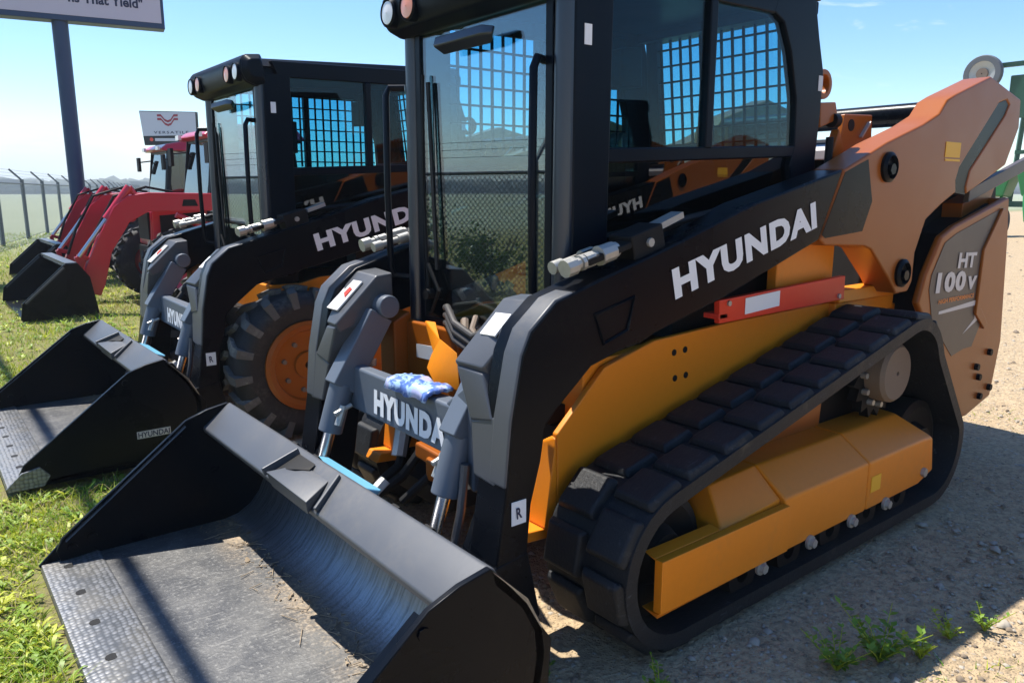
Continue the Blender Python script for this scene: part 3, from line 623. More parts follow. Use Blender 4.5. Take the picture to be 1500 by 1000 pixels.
def build_loader(name, tracked):
    root = empty(name)
    hw, bdx, bdz, xo, zo = (.925, 0, 0, 0, 0) if tracked else (.79, -.02, .03, -.08, .0)
    ch = MB()
    ch.box((.92, -.50, .22), (-1.55, .50, .86))
    for s in (-1, 1):
        ch.prism([(1.05, .31), (1.055, .648), (.85, .835), (.61, .895), (.18, .915), (-.75, .93), (-.90, .80), (-.90, .30)], .505 * s, .53 * s)
        ch.hull(sgn([(1.05, .44, .33), (1.10, .44, .34), (1.10, .525, .34), (1.05, .53, .33), (1.05, .44, .56), (1.07, .44, .60), (1.06, .53, .64), (1.05, .5, .64)], s))
        ch.hull(sgn([(1.06, .42, .30), (1.19, .42, .31), (1.19, .52, .31), (1.06, .52, .30), (1.06, .42, .335), (1.17, .42, .345), (1.17, .52, .345), (1.06, .52, .335)], s))
        ch.box((-.08, .50 * s, 1.00), (-.50, .545 * s, 1.20)); ch.box((-.50, .50 * s, .93), (-1.05, .585 * s, .985)); ch.box((-.52, .50 * s, .86), (-1.04, .56 * s, .925))
    chas = ch.build('chassis', 'yellow', root, bevel=.006)
    if tracked:
        h = MB()
        for (x, z) in ((.505, .84), (.445, .843), (.495, .745), (.435, .748)): h.cyl((x, .529, z), (x, .532, z), .012, seg=12)
        h.build('bolt_hole', 'dark', chas)
    # front of the machine below the cab
    f = MB(); f.box((.93, -.44, .26), (.985, .44, .64)); f.box((1.16, -.30, .25), (.95, .06, .32)); f.box((1.0, -.42, .64), (.92, .42, .70))
    f.tube([(1.0, -.30, .62), (1.12, -.26, .5), (1.20, -.22, .36), (1.33, -.2, .30)], .02, 8); f.tube([(1.0, -.10, .60), (1.14, -.10, .48), (1.22, -.16, .34), (1.35, -.17, .28)], .02, 8); f.tube([(1.02, .0, .58), (1.16, .04, .44), (1.3, -.03, .30)], .018, 8)
    f.build('front_bulkhead', 'dark', root, bevel=.004)
    fx = MB()
    for a, b in (((1.16, -.25, .50), (1.20, -.22, .40)), ((1.28, -.18, .33), (1.33, -.18, .29)), ((1.10, -.33, .46), (1.13, -.31, .42))): fx.cyl(a, b, .030, seg=8)
    fx.build('hose_fitting', 'zinc', root)
    fo = MB(); fo.prism([(1.08, .88), (1.0, .92), (.96, .60), (1.08, .60)], -.56, -.44); fo.box((1.02, -.44, .60), (.985, -.08, .885)); fo.bar((1.17, -.10, .46), (1.17, .12, .45), .06, .06); fo.cyl((1.18, .03, .38), (1.18, .03, .46), .045, seg=12)
    foot = fo.build('footwell', 'orange', root, bevel=.01)
    sf = MB(); sf.hull([(1.03, -.35, .745), (1.03, -.13, .755), (1.03, -.13, .81), (1.03, -.35, .80), (1.021, -.35, .745), (1.021, -.13, .81)]); sf.build('white_label', 'silverdecal', foot)
    ys = MB()
    ys.hull([(1.0, -.33, .895), (1.0, -.25, .900), (1.10, -.112, .817), (1.10, -.065, .866), (1.0, -.33, .885), (1.10, -.112, .805)])
    ys.hull([(1.10, -.13, .80), (1.10, -.065, .872), (1.12, .03, .848), (1.18, .16, .868), (1.16, -.02, .72), (1.17, .16, .73), (1.14, -.10, .76), (1.13, .10, .72)])
    ys.build('step_plate', 'yellow', root, bevel=.008)
    for k in range(3):
        hh = MB(); o_ = k * .03; hh.tube([(.99, .34, 1.02 - o_), (1.05, .24, .95 - o_), (1.085, .12, .905 - o_), (1.08, .0, .935 - o_), (1.03, -.12, .975 - o_), (.985, -.2, .96 - o_)], .013, 10); hh.build('hydraulic_hose', 'hose', root)
    pd = MB(); pd.tube([(1.0, -.05, .93), (1.05, .02, .88), (1.06, .10, .82)], .016, 8); pd.bar((1.04, .10, .90), (1.04, .20, .955), .05, .03); pd.tube([(1.0, .02, .95), (1.06, .08, .92), (1.06, .16, .86)], .012, 8)
    pd.build('step_grip', 'hubcap', root)
    cm = MB(); cm.hull([(1.305, -.50, .575), (1.30, -.50, .745), (1.33, .50, .575), (1.325, .50, .745), (1.27, -.50, .575), (1.25, -.50, .745), (1.27, .50, .575), (1.25, .50, .745)])
    cm.hull([(1.31, .26, .60), (1.31, .26, .73), (1.34, .47, .50), (1.34, .47, .86), (1.27, .26, .60), (1.27, .26, .73), (1.27, .47, .50), (1.27, .47, .86)])
    cross = cm.build('cross_member', 'cyl', root, bevel=.012)
    lettering('HYUNDAI', (1.313, -.185, .600), (.03, 1, 0), (-.04, 0, 1), .52, .092, 'white', cross, (1, -.03, .04), spacing=1.16, bold=.07, lift=.004)
    for s in (-1, 1):
        build_arm(root, s); build_tilt(root, s)
    build_bucket(root, hw, bdx, bdz, not tracked)
    build_cab(root, xo, zo)
    # rear body
    RB = [(-.98, .90), (-1.03, 1.03), (-1.155, 1.196), (-1.29, 1.243), (-1.893, 1.372), (-1.945, 1.15), (-2.02, .60), (-1.97, .30), (-1.68, .24), (-1.55, .24), (-1.30, .60), (-1.10, .78)]
    rb = MB(); rb.prism([(-1.15, .45), (-1.2, .95), (-1.32, 1.20), (-1.88, 1.34), (-2.0, .6), (-1.95, .32), (-1.66, .27)], -.62, .62); body = rb.build('rear_body', 'dark', root, bevel=.01)
    for s in (-1, 1):
        sp_ = MB(); sp_.prism(RB, .665 * s, .70 * s); sp_.build('side_panel', 'orange', body, bevel=.014)
    bd = MB(); bd.prism([(-1.90, 1.36), (-1.95, 1.15), (-2.025, .6), (-1.975, .31), (-2.0, .31), (-2.06, .6), (-1.98, 1.15), (-1.93, 1.37)], -.69, .69); bd.build('rear_door', 'orange', body, bevel=.01)
    cxr, czr = -1.5, .86
    for s in (-1, 1):
        dc = MB(); D = [(-1.075, .955), (-1.085, 1.02), (-1.19, 1.165), (-1.31, 1.205), (-1.79, 1.31), (-1.62, 1.11), (-1.60, .80), (-1.72, .74), (-1.63, .62), (-1.53, .62), (-1.40, .60), (-1.14, .80)]
        dc.prism(D, .7005 * s, .7025 * s); dec = dc.build('side_decal', 'greydecal', body)
        if s > 0:
            sv = Vector((-1, 0, -.03))
            lettering('HT', (-1.35, .703, 1.037), sv, (0, 0, 1), .21, .074, 'silverdecal', dec, (0, 1, 0), bold=.04, shear=.05)
            lettering('100', (-1.135, .703, .932), sv, (0, 0, 1), .325, .098, 'silverdecal', dec, (0, 1, 0), bold=.05, shear=.05, spacing=1.12)
            lettering('v', (-1.485, .703, .924), sv, (0, 0, 1), .11, .066, 'silverdecal', dec, (0, 1, 0), bold=.03, shear=.1)
            lettering('HIGH PERFORMANCE', (-1.18, .703, .878), (-1, 0, .0), (0, 0, 1), .40, .022, 'orangedecal', dec, (0, 1, 0), bold=.02)
            ar = MB(); ar.prism([(-1.20, .842), (-1.645, .862), (-1.665, .755), (-1.50, .70), (-1.625, .765), (-1.615, .835), (-1.20, .828)], .703, .7035); ar.build('arrow_mark', 'silverdecal', dec)
        rg = MB(); rg.prism([(-1.80, 1.315), (-1.845, 1.31), (-1.68, 1.10), (-1.665, .82), (-1.78, .72), (-1.74, .70), (-1.61, .79), (-1.62, 1.115)], .70 * s, .715 * s); rg.build('body_rib', 'orange', body, bevel=.005)
    bb = MB()
    for (x, z) in ((-1.72, .50), (-1.76, .44), (-1.87, .56), (-1.80, .33), (-1.92, .36)): bb.cyl((x, .70, z), (x, .718, z), .018, seg=8)
    bb.build('body_bolt', 'dark', body)
    tw = MB()
    tw.prism([(-.80, .90), (-.95, 1.45), (-1.25, 1.66), (-1.75, 1.70), (-2.25, 1.55), (-2.30, 1.30), (-1.95, 1.20), (-1.95, .90)], -.50, .50)
    tw.build('rear_tower', 'dark', root, bevel=.01)
    tb = MB()
    for s in (-1, 1): tb.hull(sgn([(-1.585, .60, 1.345), (-1.585, .60, 1.41), (-2.40, .60, 1.535), (-2.40, .60, 1.605), (-1.585, .63, 1.345), (-1.585, .63, 1.41), (-2.40, .63, 1.535), (-2.40, .63, 1.605)], s))
    tb.build('hood_trim', 'greydecal', root, bevel=.004)
    tp = MB()
    for s in (-1, 1): tp.prism([(-1.60, 1.34), (-1.60, 1.25), (-1.92, 1.33), (-1.98, 1.43)], .50 * s, .60 * s)
    tp.build('hood_side', 'orange', root, bevel=.004)
    ct = MB(); ct.cyl((-1.17, -.54, 1.752), (-1.17, .54, 1.752), .052, seg=24); ct.build('cross_tube', 'black', root)
    hd = MB(); hd.hull([(-1.0, y, 1.60) for y in (-.5, .5)] + [(-1.32, y, 1.655) for y in (-.5, .5)] + [(-1.0, y, 1.55) for y in (-.5, .5)] + [(-1.32, y, 1.58) for y in (-.5, .5)]); hd.build('hood_plate', 'silverdecal', root, bevel=.006)
    for s in (-1, 1):
        bk = MB(); bk.prism([(-.745, 1.735), (-.985, 1.745), (-1.0, 1.60), (-.98, 1.50), (-.66, 1.40), (-.70, 1.55)], .385 * s, .41 * s); bkt = bk.build('cab_bracket', 'orange', root, bevel=.005)
        q = MB(); q.cyl((-.80, .41 * s, 1.69), (-.80, .413 * s, 1.69), .026, seg=16); q.build('bracket_hole', 'dark', bkt)
        q = MB(); q.bar((-.88, .416 * s, 1.64), (-.95, .416 * s, 1.71), .01, .018, up=(0, 1, 0)); q.cyl((-.955, .41 * s, 1.60), (-.955, .42 * s, 1.60), .014, seg=8); q.build('bracket_pin', 'zinc', bkt)
    if tracked:
        for s in (-1, 1): build_track(root, s)
        rd = MB(); rd.hull([(x, y, z) for x, z in ((.352, 1.02), (.345, .935), (-.51, .950), (-.505, 1.05)) for y in (.575, .60)]); rd.box((.35, .53, .95), (.30, .60, .97)); rb_ = rd.build('arm_support', 'red', root, bevel=.003)
        rl = MB(); rl.hull([(x, .6015, z) for x, z in ((.20, 1.015), (.20, .955), (-.02, .967), (-.02, 1.026))] + [(x, .603, z) for x, z in ((.20, 1.015), (.20, .955), (-.02, .967), (-.02, 1.026))]); rl.build('white_label', 'white', rb_)
        rl = MB(); rl.cyl((-.46, .60, .968), (-.46, .608, .968), .01, seg=8); rl.cyl((.30, .60, 1.005), (.30, .608, 1.005), .01, seg=8); rl.build('support_bolt', 'zinc', rb_)
    else:
        for x in (.82, -.43):
            for s in (-1, 1): build_wheel(root, x, s)
    return root

def build_wheel(root, x, s):
    r, yo, yi, c = .435, .80, .50, (x, 0, .425)
    t = MB(); w = (yo - yi) / 2; ym = (yo + yi) / 2 * s
    t.lathe((x, ym, c[2]), [(.24, -w + .02), (.33, -w), (r - .06, -w + .005), (r - .025, -w + .05), (r - .02, 0), (r - .025, w - .05), (r - .06, w - .005), (.33, w), (.24, w - .02)], seg=48)
    tyre = t.build('wheel', 'tyre', root, angle=50)
    l = MB(); n = 17
    for k in range(n):
        for side in (-1, 1):
            a0 = 2 * math.pi * (k + (0 if side > 0 else .5)) / n
            def P(a, y, rr): return Vector((x + rr * math.cos(a), ym + y * s * side, c[2] + rr * math.sin(a)))
            sg = 1
            pts = []
            for (a, y) in ((a0, .005), (a0 + .075, .005)):
                pts += [P(a, y, r - .03), P(a + .01, y, r + .006)]
            am = a0 - .13 * sg
            for (a, y) in ((am, w * .62), (am + .11, w * .62)): pts += [P(a, y, r - .03), P(a + .008, y, r + .006)]
            l.hull(pts); pts = []
            for (a, y) in ((am, w * .62), (am + .11, w * .62)): pts += [P(a, y, r - .035), P(a + .008, y, r + .006)]
            ae = am - .02
            for (a, y) in ((ae, w - .002), (ae + .11, w - .002)): pts += [P(a, y, r - .085), P(a + .005, y, r - .008), P(a + .008, y + .006, r - .10)]
            l.hull(pts)
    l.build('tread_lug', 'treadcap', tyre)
    m = MB(); m.lathe((x, yo * s, c[2]), [(.258, -.10 * s), (.258, .0), (.235, .008 * s), (.205, -.004 * s), (.195, -.03 * s), (.08, -.038 * s), (.075, -.02 * s), (.02, -.02 * s), (.02, -.10 * s)], seg=48)
    rim = m.build('rim', 'orange', tyre, angle=28)
    b = MB()
    for k in range(8):
        a = 2 * math.pi * (k + .3) / 8; q = (x + .145 * math.cos(a), c[2] + .145 * math.sin(a)); b.cyl((q[0], (yo - .038) * s, q[1]), (q[0], (yo - .012) * s, q[1]), .014, seg=6)
    b.build('wheel_nut', 'hubcap', rim)

loader = build_loader('track_loader', True)
tag(loader, 'orange and black tracked loader in front, with rubber tracks, bucket down on the ground', 'loader')
loader_w = build_loader('wheeled_loader', False); loader_w.location = (.04, -2.6, 0)
tag(loader_w, 'black and orange wheeled loader with lugged tyres, standing behind the tracked one', 'loader')
bks = [c for c in loader_w.children if c.name.startswith('bucket')][0]
pl = MB(); pl.box((1.75, .791, .175), (1.59, .793, .212)); plate = pl.build('name_plate', 'silverdecal', bks)
lettering('HYUNDAI', (1.745, .793, .179), (-1, 0, .0), (0, 0, 1), .15, .029, 'ink', plate, (0, 1, 0), bold=.02, lift=.0015)

# crumpled blue plastic bag lying on the tracked loader's cross member
bmb = bmesh.new(); bmesh.ops.create_grid(bmb, x_segments=22, y_segments=10, size=1)
for v in bmb.verts:
    a, b = v.co.x, v.co.y
    z = .03 * max(0, 1 - abs(a) ** 3) * max(0, 1 - b * b) + .012 * math.sin(a * 9 + b * 4) * math.sin(b * 6 + a * 3)
    v.co = (1.288 + b * .052 + .008 * math.sin(a * 7), (.085 + a * .135), .7535 + max(z, -.002) * .5 - (max(0, b - .78) * .11))
me = bpy.data.meshes.new('plastic_bag'); bmb.to_mesh(me); bmb.free(); bag = bpy.data.objects.new('plastic_bag', me); COL.objects.link(bag)
sm = bag.modifiers.new('solid', 'SOLIDIFY'); sm.thickness = .012
for p in me.polygons: p.use_smooth = True
mbag, ntb, bb_ = newmat('printed_film'); nn_ = noise(ntb, 26, 4, .6)
cb = mixc(ntb, mrange(ntb, nn_, .45, .55), (.08, .15, .42), (.36, .52, .74)); cb = mixc(ntb, mrange(ntb, noise(ntb, 14, 3), .55, .62), cb, (.42, .44, .66)); ntb.links.new(cb, bb_.inputs['Base Color']); bb_.inputs['Roughness'].default_value = .28
me.materials.append(mbag)
tag(bag, 'crumpled blue plastic bag lying on the lettered cross bar of the front loader', 'plastic bag')

# a third loader of the same kind, beside the photographer: the front cab's glass mirrors it
other = copy_tree(loader); other.location = (-2.4, 3.95, 0)
tag(other, 'tracked loader parked beyond the right edge, only mirrored in the front cab glass', 'loader')

# ------------------------------------------------------------------ ground
def fbm(x, y, seed=0):
    v = 0
    for i in range(5):
        f = .6 * 1.9 ** i; v = v + np.sin(x * f * 1.3 + 1.7 * i + seed + np.sin(y * f * .8 + i)) * np.cos(y * f * 1.1 - 2.1 * i + np.sin(x * f * .7 + seed)) / 1.6 ** i
    return v / 2
def grassy(x, y):
    n = fbm(x, y) * .45 + fbm(x * 2.7, y * 2.7, 3) * .22
    a = (x - np.where(y > -1.0, 2.28, 1.65)) / .5 + n * 1.1           # verge in front of the machines
    b = np.minimum((-4.6 - y) / .8, (x + 5) / 1.2) + n * 1.2           # beyond the second machine
    c = (-19 - y) / 4 + n
    e = np.where((x > 2.2) & (y > .5), -.4 + n, -9)
    return np.clip(.5 + np.maximum.reduce([np.where(y > .4, -9, a), b, c, e]), 0, 1)
def axis_coords():
    d = np.concatenate([np.arange(0, 7, .09), 7 * 1.09 ** np.arange(0, 76)])
    return np.concatenate([-d[:0:-1], d])
gx = axis_coords(); gy = axis_coords() - 1
GX, GY = np.meshgrid(gx, gy, indexing='ij')
r = np.hypot(GX - 1, GY); GZ = (fbm(GX * 2, GY * 2, 5) * .012 + fbm(GX * 7, GY * 7, 9) * .006) * np.clip(r / 3, .4, 1) * (r < 60) - .008
nx, ny = len(gx), len(gy)
me = bpy.data.meshes.new('ground'); V = np.stack([GX, GY, GZ], -1).reshape(-1, 3)
idx = np.arange(nx * ny).reshape(nx, ny); Q = np.stack([idx[:-1, :-1], idx[1:, :-1], idx[1:, 1:], idx[:-1, 1:]], -1).reshape(-1, 4)
me.from_pydata(V.tolist(), [], Q.tolist()); at = me.attributes.new('grassy', 'FLOAT', 'POINT'); at.data.foreach_set('value', grassy(V[:, 0], V[:, 1]).astype(np.float32))
me.polygons.foreach_set('use_smooth', [True] * len(me.polygons))
ground = bpy.data.objects.new('ground', me); COL.objects.link(ground); ground['kind'] = 'structure'
m, nt, b = newmat('gravelly_soil')
att = nt.nodes.new('ShaderNodeAttribute'); att.attribute_name = 'grassy'
n1 = noise(nt, .9, 8, .65, dist=.3); n2 = noise(nt, 38, 6, .7); n3 = noise(nt, 7, 6, .65)
tcn = nt.nodes.new('ShaderNodeTexCoord')
def vor(scale, rnd=1.):
    v = nt.nodes.new('ShaderNodeTexVoronoi'); v.inputs['Scale'].default_value = scale; v.inputs['Randomness'].default_value = rnd; nt.links.new(tcn.outputs['Object'], v.inputs['Vector']); return v
v1 = vor(34); v2 = vor(85)
sand = mixc(nt, n3, (.37, .262, .152), (.58, .45, .285))
sand = mixc(nt, mth(nt, 'MULTIPLY', mrange(nt, n2, .42, .62), .65), sand, (.20, .155, .105))
peb = mth(nt, 'MULTIPLY', mrange(nt, v1.outputs['Distance'], .38, .25), mrange(nt, n2, .45, .55))
bw = nt.nodes.new('ShaderNodeRGBToBW'); nt.links.new(v1.outputs['Color'], bw.inputs[0])
sand = mixc(nt, mth(nt, 'MULTIPLY', peb, mrange(nt, bw.outputs[0], .35, .8, .1, .8)), sand, (.46, .42, .36))
soil = mixc(nt, n3, (.13, .115, .055), (.25, .21, .11)); soil = mixc(nt, mrange(nt, n2, .4, .65), soil, (.20, .22, .04))
far = nt.nodes.new('ShaderNodeSeparateXYZ'); nt.links.new(tcn.outputs['Object'], far.inputs[0])
meadow = mixc(nt, noise(nt, .08, 6, .6), (.23, .265, .165), (.31, .33, .23))
soil = mixc(nt, mrange(nt, far.outputs['Y'], -14, -26), soil, meadow)
gm = mrange(nt, mth(nt, 'ADD', att.outputs['Fac'], mth(nt, 'MULTIPLY', mth(nt, 'SUBTRACT', n3, .5), .5)), .3, .7)
nt.links.new(mixc(nt, gm, sand, soil), b.inputs['Base Color']); b.inputs['Roughness'].default_value = .95; b.inputs['Specular IOR Level'].default_value = .2
hgt = mth(nt, 'ADD', mth(nt, 'MULTIPLY', mrange(nt, v1.outputs['Distance'], .5, .0), .6), mth(nt, 'ADD', n2, mth(nt, 'MULTIPLY', mrange(nt, v2.outputs['Distance'], .5, .0), .5)))
bump(nt, b, hgt, .7, .02)
me.materials.append(m)

CAMP = np.array([2.6, 2.25]); FWD = np.array([-.6211, -.7837]); RGT = np.array([-.7837, .6211])
BLOCK = [(1.38, 2.37, -.96, .96), (1.45, 2.45, -3.42, -1.79), (-1.15, 1.16, .53, .93), (-1.15, 1.16, -.93, -.53), (.55, 1.5, -2.0, -1.75), (.55, 1.5, -3.45, -3.1)]
def free(x, y):
    ok = np.ones(len(x), bool)
    for a, b_, c, d in BLOCK: ok &= ~((x > a) & (x < b_) & (y > c) & (y < d))
    return ok
def mesh_np(name, V, F, mats, mi=None, smooth=False):
    me = bpy.data.meshes.new(name); me.vertices.add(len(V)); me.vertices.foreach_set('co', np.asarray(V, np.float32).ravel())
    k = F.shape[1]; me.loops.add(F.size); me.loops.foreach_set('vertex_index', F.ravel().astype(np.int32)); me.polygons.add(len(F))
    me.polygons.foreach_set('loop_start', np.arange(0, F.size, k, dtype=np.int32)); me.polygons.foreach_set('loop_total', np.full(len(F), k, np.int32))
    for m in mats: me.materials.append(M[m] if isinstance(m, str) else m)
    if mi is not None: me.polygons.foreach_set('material_index', mi.astype(np.int32))
    if smooth: me.polygons.foreach_set('use_smooth', [True] * len(F))
    me.update(calc_edges=True); me.validate(); o = bpy.data.objects.new(name, me); COL.objects.link(o); return o
def leafmat(name, c1, c2, trans=.35, rough=.5):
    m = bpy.data.materials.new(name); m.use_nodes = True; nt = m.node_tree; b = nt.nodes['Principled BSDF']; o = nt.nodes['Material Output']
    c = mixc(nt, mrange(nt, noise(nt, 2.3, 3), .35, .65), c1, c2); nt.links.new(c, b.inputs['Base Color']); b.inputs['Roughness'].default_value = rough
    t = nt.nodes.new('ShaderNodeBsdfTranslucent'); nt.links.new(mixc(nt, .5, c, (1, 1, .3), 'MULTIPLY'), t.inputs[0]); mx = nt.nodes.new('ShaderNodeMixShader'); mx.inputs[0].default_value = trans
    nt.links.new(b.outputs[0], mx.inputs[1]); nt.links.new(t.outputs[0], mx.inputs[2]); nt.links.new(mx.outputs[0], o.inputs[0]); return m
M['g1'] = leafmat('green_blade', (.13, .26, .014), (.26, .38, .022))
M['g2'] = leafmat('yellow_green_blade', (.38, .46, .024), (.50, .52, .045))
M['g3'] = leafmat('straw_blade', (.36, .29, .12), (.46, .38, .19), .2, .7)
M['weed'] = leafmat('weed_leaf', (.14, .26, .02), (.26, .37, .03))
M['bush'] = leafmat('bush_leaf', (.035, .085, .014), (.08, .15, .022))

def blades(X, Y, h, w, lean, probs):
    n = len(X); a = RNG.uniform(0, 2 * np.pi, n); hh = h * RNG.uniform(.45, 1.25, n); ww = w * RNG.uniform(.6, 1.3, n); ln = lean * RNG.uniform(.2, 1.4, n) * hh
    la = RNG.uniform(0, 2 * np.pi, n); dx, dy = np.cos(a), np.sin(a); lx, ly = np.cos(la) * ln, np.sin(la) * ln
    z0 = -.02 * np.ones(n); P = lambda t, s: np.stack([X + lx * t ** 1.8 + dx * ww * s * .5 * (1 - t ** 2 * .85), Y + ly * t ** 1.8 + dy * ww * s * .5 * (1 - t ** 2 * .85), z0 + hh * t * (1 - .25 * t * lean)], -1)
    V = np.concatenate([P(t, s) for t in (0, .5, 1.) for s in (-1, 1)], 0); i = np.arange(n)
    F = np.concatenate([np.stack([i, i + n, i + 3 * n, i + 2 * n], -1), np.stack([i + 2 * n, i + 3 * n, i + 5 * n, i + 4 * n], -1)])
    mi = RNG.choice(len(probs), n, p=probs); return V, F, np.concatenate([mi, mi])
def scatter(n, dmin, dmax, power=1.):
    d = dmin * (dmax / dmin) ** RNG.uniform(0, 1, n); u = RNG.uniform(-.95, .95, n) * d
    return CAMP[0] + FWD[0] * d + RGT[0] * u, CAMP[1] + FWD[1] * d + RGT[1] * u, d
parts_ = []
x, y, d = scatter(240000, 1.3, 26)
clump = fbm(x * 3.1, y * 3.1, 2); keep = (grassy(x, y) + clump * .25 > RNG.uniform(.25, .95, len(x))) & free(x, y)
x, y, d, clump = x[keep], y[keep], d[keep], clump[keep]
V, F, mi = blades(x, y, (.050 + .035 * np.clip(clump + .4, 0, 1.5)) * (1 + .03 * d), .0042 * (1 + .10 * d), .9, [.42, .36, .22])
grass = mesh_np('grass', V, F, ['g1', 'g2', 'g3'], mi); tag(grass, kind='stuff')
# broad low leaves among the grass
def rosettes(X, Y, size, nl, mats, name, probs):
    Vs, Fs, Ms = [], [], []; o = 0
    for xx, yy, s in zip(X, Y, size):
        k = RNG.integers(nl[0], nl[1]); mm = RNG.choice(len(mats), p=probs)
        for j in range(k):
            a = RNG.uniform(0, 2 * np.pi); L = s * RNG.uniform(.5, 1.2); w = L * RNG.uniform(.16, .30); up = RNG.uniform(.15, .9); c, sn = np.cos(a), np.sin(a)
            for t, ww, z in ((0, .25, 0), (.35, 1, up * .45), (.75, .9, up * .75), (1, .15, up * .62)):
                for q in (-1, 1): Vs.append((xx + c * L * t - sn * w * ww * q * .5, yy + sn * L * t + c * w * ww * q * .5, -.004 + L * z))
            for e in range(3): Fs.append((o + 2 * e, o + 2 * e + 1, o + 2 * e + 3, o + 2 * e + 2)); Ms.append(mm)
            o += 8
    return mesh_np(name, np.array(Vs), np.array(Fs), mats, np.array(Ms))
x, y, d = scatter(9000, 1.4, 16); keep = (grassy(x, y) + .3 * fbm(x * 2, y * 2, 8) > RNG.uniform(.4, 1., len(x))) & free(x, y)
x, y, d = x[keep], y[keep], d[keep]
tag(rosettes(x, y, .045 * (1 + .05 * d), (4, 9), ['weed', 'g2', 'g1'], 'ground_cover', [.45, .4, .15]), kind='stuff')
# thin cover on the gravel
x, y, d = scatter(26000, 1.3, 14); pt = fbm(x * 1.3, y * 1.3, 11) + .5 * fbm(x * 4, y * 4, 4); keep = (grassy(x, y) < .4) & (pt > .30) & free(x, y) & ~((np.abs(y) < .5) & (x < 1.4) & (x > -2)) & (x > -3)
x, y, d = x[keep], y[keep], d[keep]
V, F, mi = blades(x, y, .040 + 0 * x, .004 * (1 + .08 * d), 1.1, [.5, .25, .25]); tag(mesh_np('sparse_grass', V, F, ['g1', 'g2', 'g3'], mi), kind='stuff')
# small stones
x, y, d = scatter(16000, 1.2, 22); keep = (grassy(x, y) < .6) & free(x, y); x, y, d = x[keep], y[keep], d[keep]; n = len(x)
s_ = .005 * (1 + .06 * d) * np.minimum(RNG.lognormal(0, .6, n), 4.5)
base = np.array([(1, 0, 0), (0, 1, 0), (-1, 0, 0), (0, -1, 0), (0, 0, .8), (.6, .6, .35), (-.6, .6, .4), (-.6, -.6, .3), (.6, -.6, .4)], float)
a = RNG.uniform(0, 6.28, n); V = base[None] * s_[:, None, None] * RNG.uniform(.6, 1.3, (n, 9, 3)); c, sn = np.cos(a)[:, None], np.sin(a)[:, None]
V = np.stack([V[..., 0] * c - V[..., 1] * sn + x[:, None], V[..., 0] * sn + V[..., 1] * c + y[:, None], V[..., 2] - .006], -1).reshape(-1, 3)
t = np.array([(0, 5, 4), (5, 1, 4), (1, 6, 4), (6, 2, 4), (2, 7, 4), (7, 3, 4), (3, 8, 4), (8, 0, 4), (0, 1, 5), (1, 2, 6), (2, 3, 7), (3, 0, 8)])
F = (t[None] + 9 * np.arange(n)[:, None, None]).reshape(-1, 3)
M['stone1'] = paint('pale_stone', (.40, .35, .28), .85, .4, 0, bstr=0); M['stone2'] = paint('brown_stone', (.22, .17, .12), .85, .4, 0, bstr=0)
tag(mesh_np('pebbles', V, F, ['stone1', 'stone2'], np.repeat(RNG.choice(2, n, p=[.55, .45]), 12), True), kind='stuff')

# single weeds standing on the gravel
def weed(x, y, h, n, seed, label, leaf='weed'):
    n = int(n * 1.8)
    rg = random.Random(seed); root = empty('weed', (x, y, 0)); st = MB(); Vs, Fs = [], []
    for k in range(n):
        a = rg.uniform(0, 6.28); L = h * rg.uniform(.55, 1.1); sp = rg.uniform(.35, 1.15); pts = [Vector((math.cos(a) * sp * L * t ** 1.3, math.sin(a) * sp * L * t ** 1.3, L * t - .01)) for t in (0, .35, .7, 1)]
        st.tube(pts, [.0022, .002, .0015, .0008], 5)
        for q in range(rg.randint(7, 12)):
            t = rg.uniform(.2, 1); i = min(2, int(t * 3)); p = pts[i].lerp(pts[i + 1], t * 3 - i if t < 1 else 1)
            b_ = rg.uniform(0, 6.28); l = h * rg.uniform(.15, .30); w = l * .55; up = rg.uniform(-.1, .8); d = Vector((math.cos(b_), math.sin(b_), up)).normalized(); s = d.cross(Vector((0, 0, 1))).normalized(); o = len(Vs)
            nrm = Vector((0, 0, 1)) * (w * .15)
            Vs += [p, p + d * l * .45 + s * w * .5 + nrm, p + d * l, p + d * l * .45 - s * w * .5 + nrm]; Fs.append((o, o + 1, o + 2, o + 3))
    st.build('stem_wire', 'g2', root).name = 'stem'
    o = mesh_np('leaves', np.array([tuple(v) for v in Vs]), np.array(Fs), [leaf]); o.parent = root
    tag(root, label, 'weed', 'weeds growing on the gravel by the front loader'); return root
weed(.56, 1.24, .10, 9, 1, 'leafy green weed on the gravel at the bottom edge, leftmost of the sunlit ones', 'weed')
weed(.42, 1.30, .13, 12, 2, 'tallest bushy weed at the shadow edge on the gravel')
weed(.30, 1.37, .08, 8, 3, 'small bushy weed between the tall one and the sunlit gravel', 'g2')
weed(.12, 1.38, .07, 5, 4, 'thin weed with pale leaves in the middle of the sunlit gravel patch', 'g2')
weed(-.02, 1.43, .075, 6, 5, 'broad pale green weed on the sunlit gravel near the right edge', 'weed')
weed(1.29, .72, .07, 7, 6, 'low weed beside the rear corner of the front bucket')
weed(1.06, .985, .08, 7, 7, 'green weed in front of the rubber track on a sunlit patch')

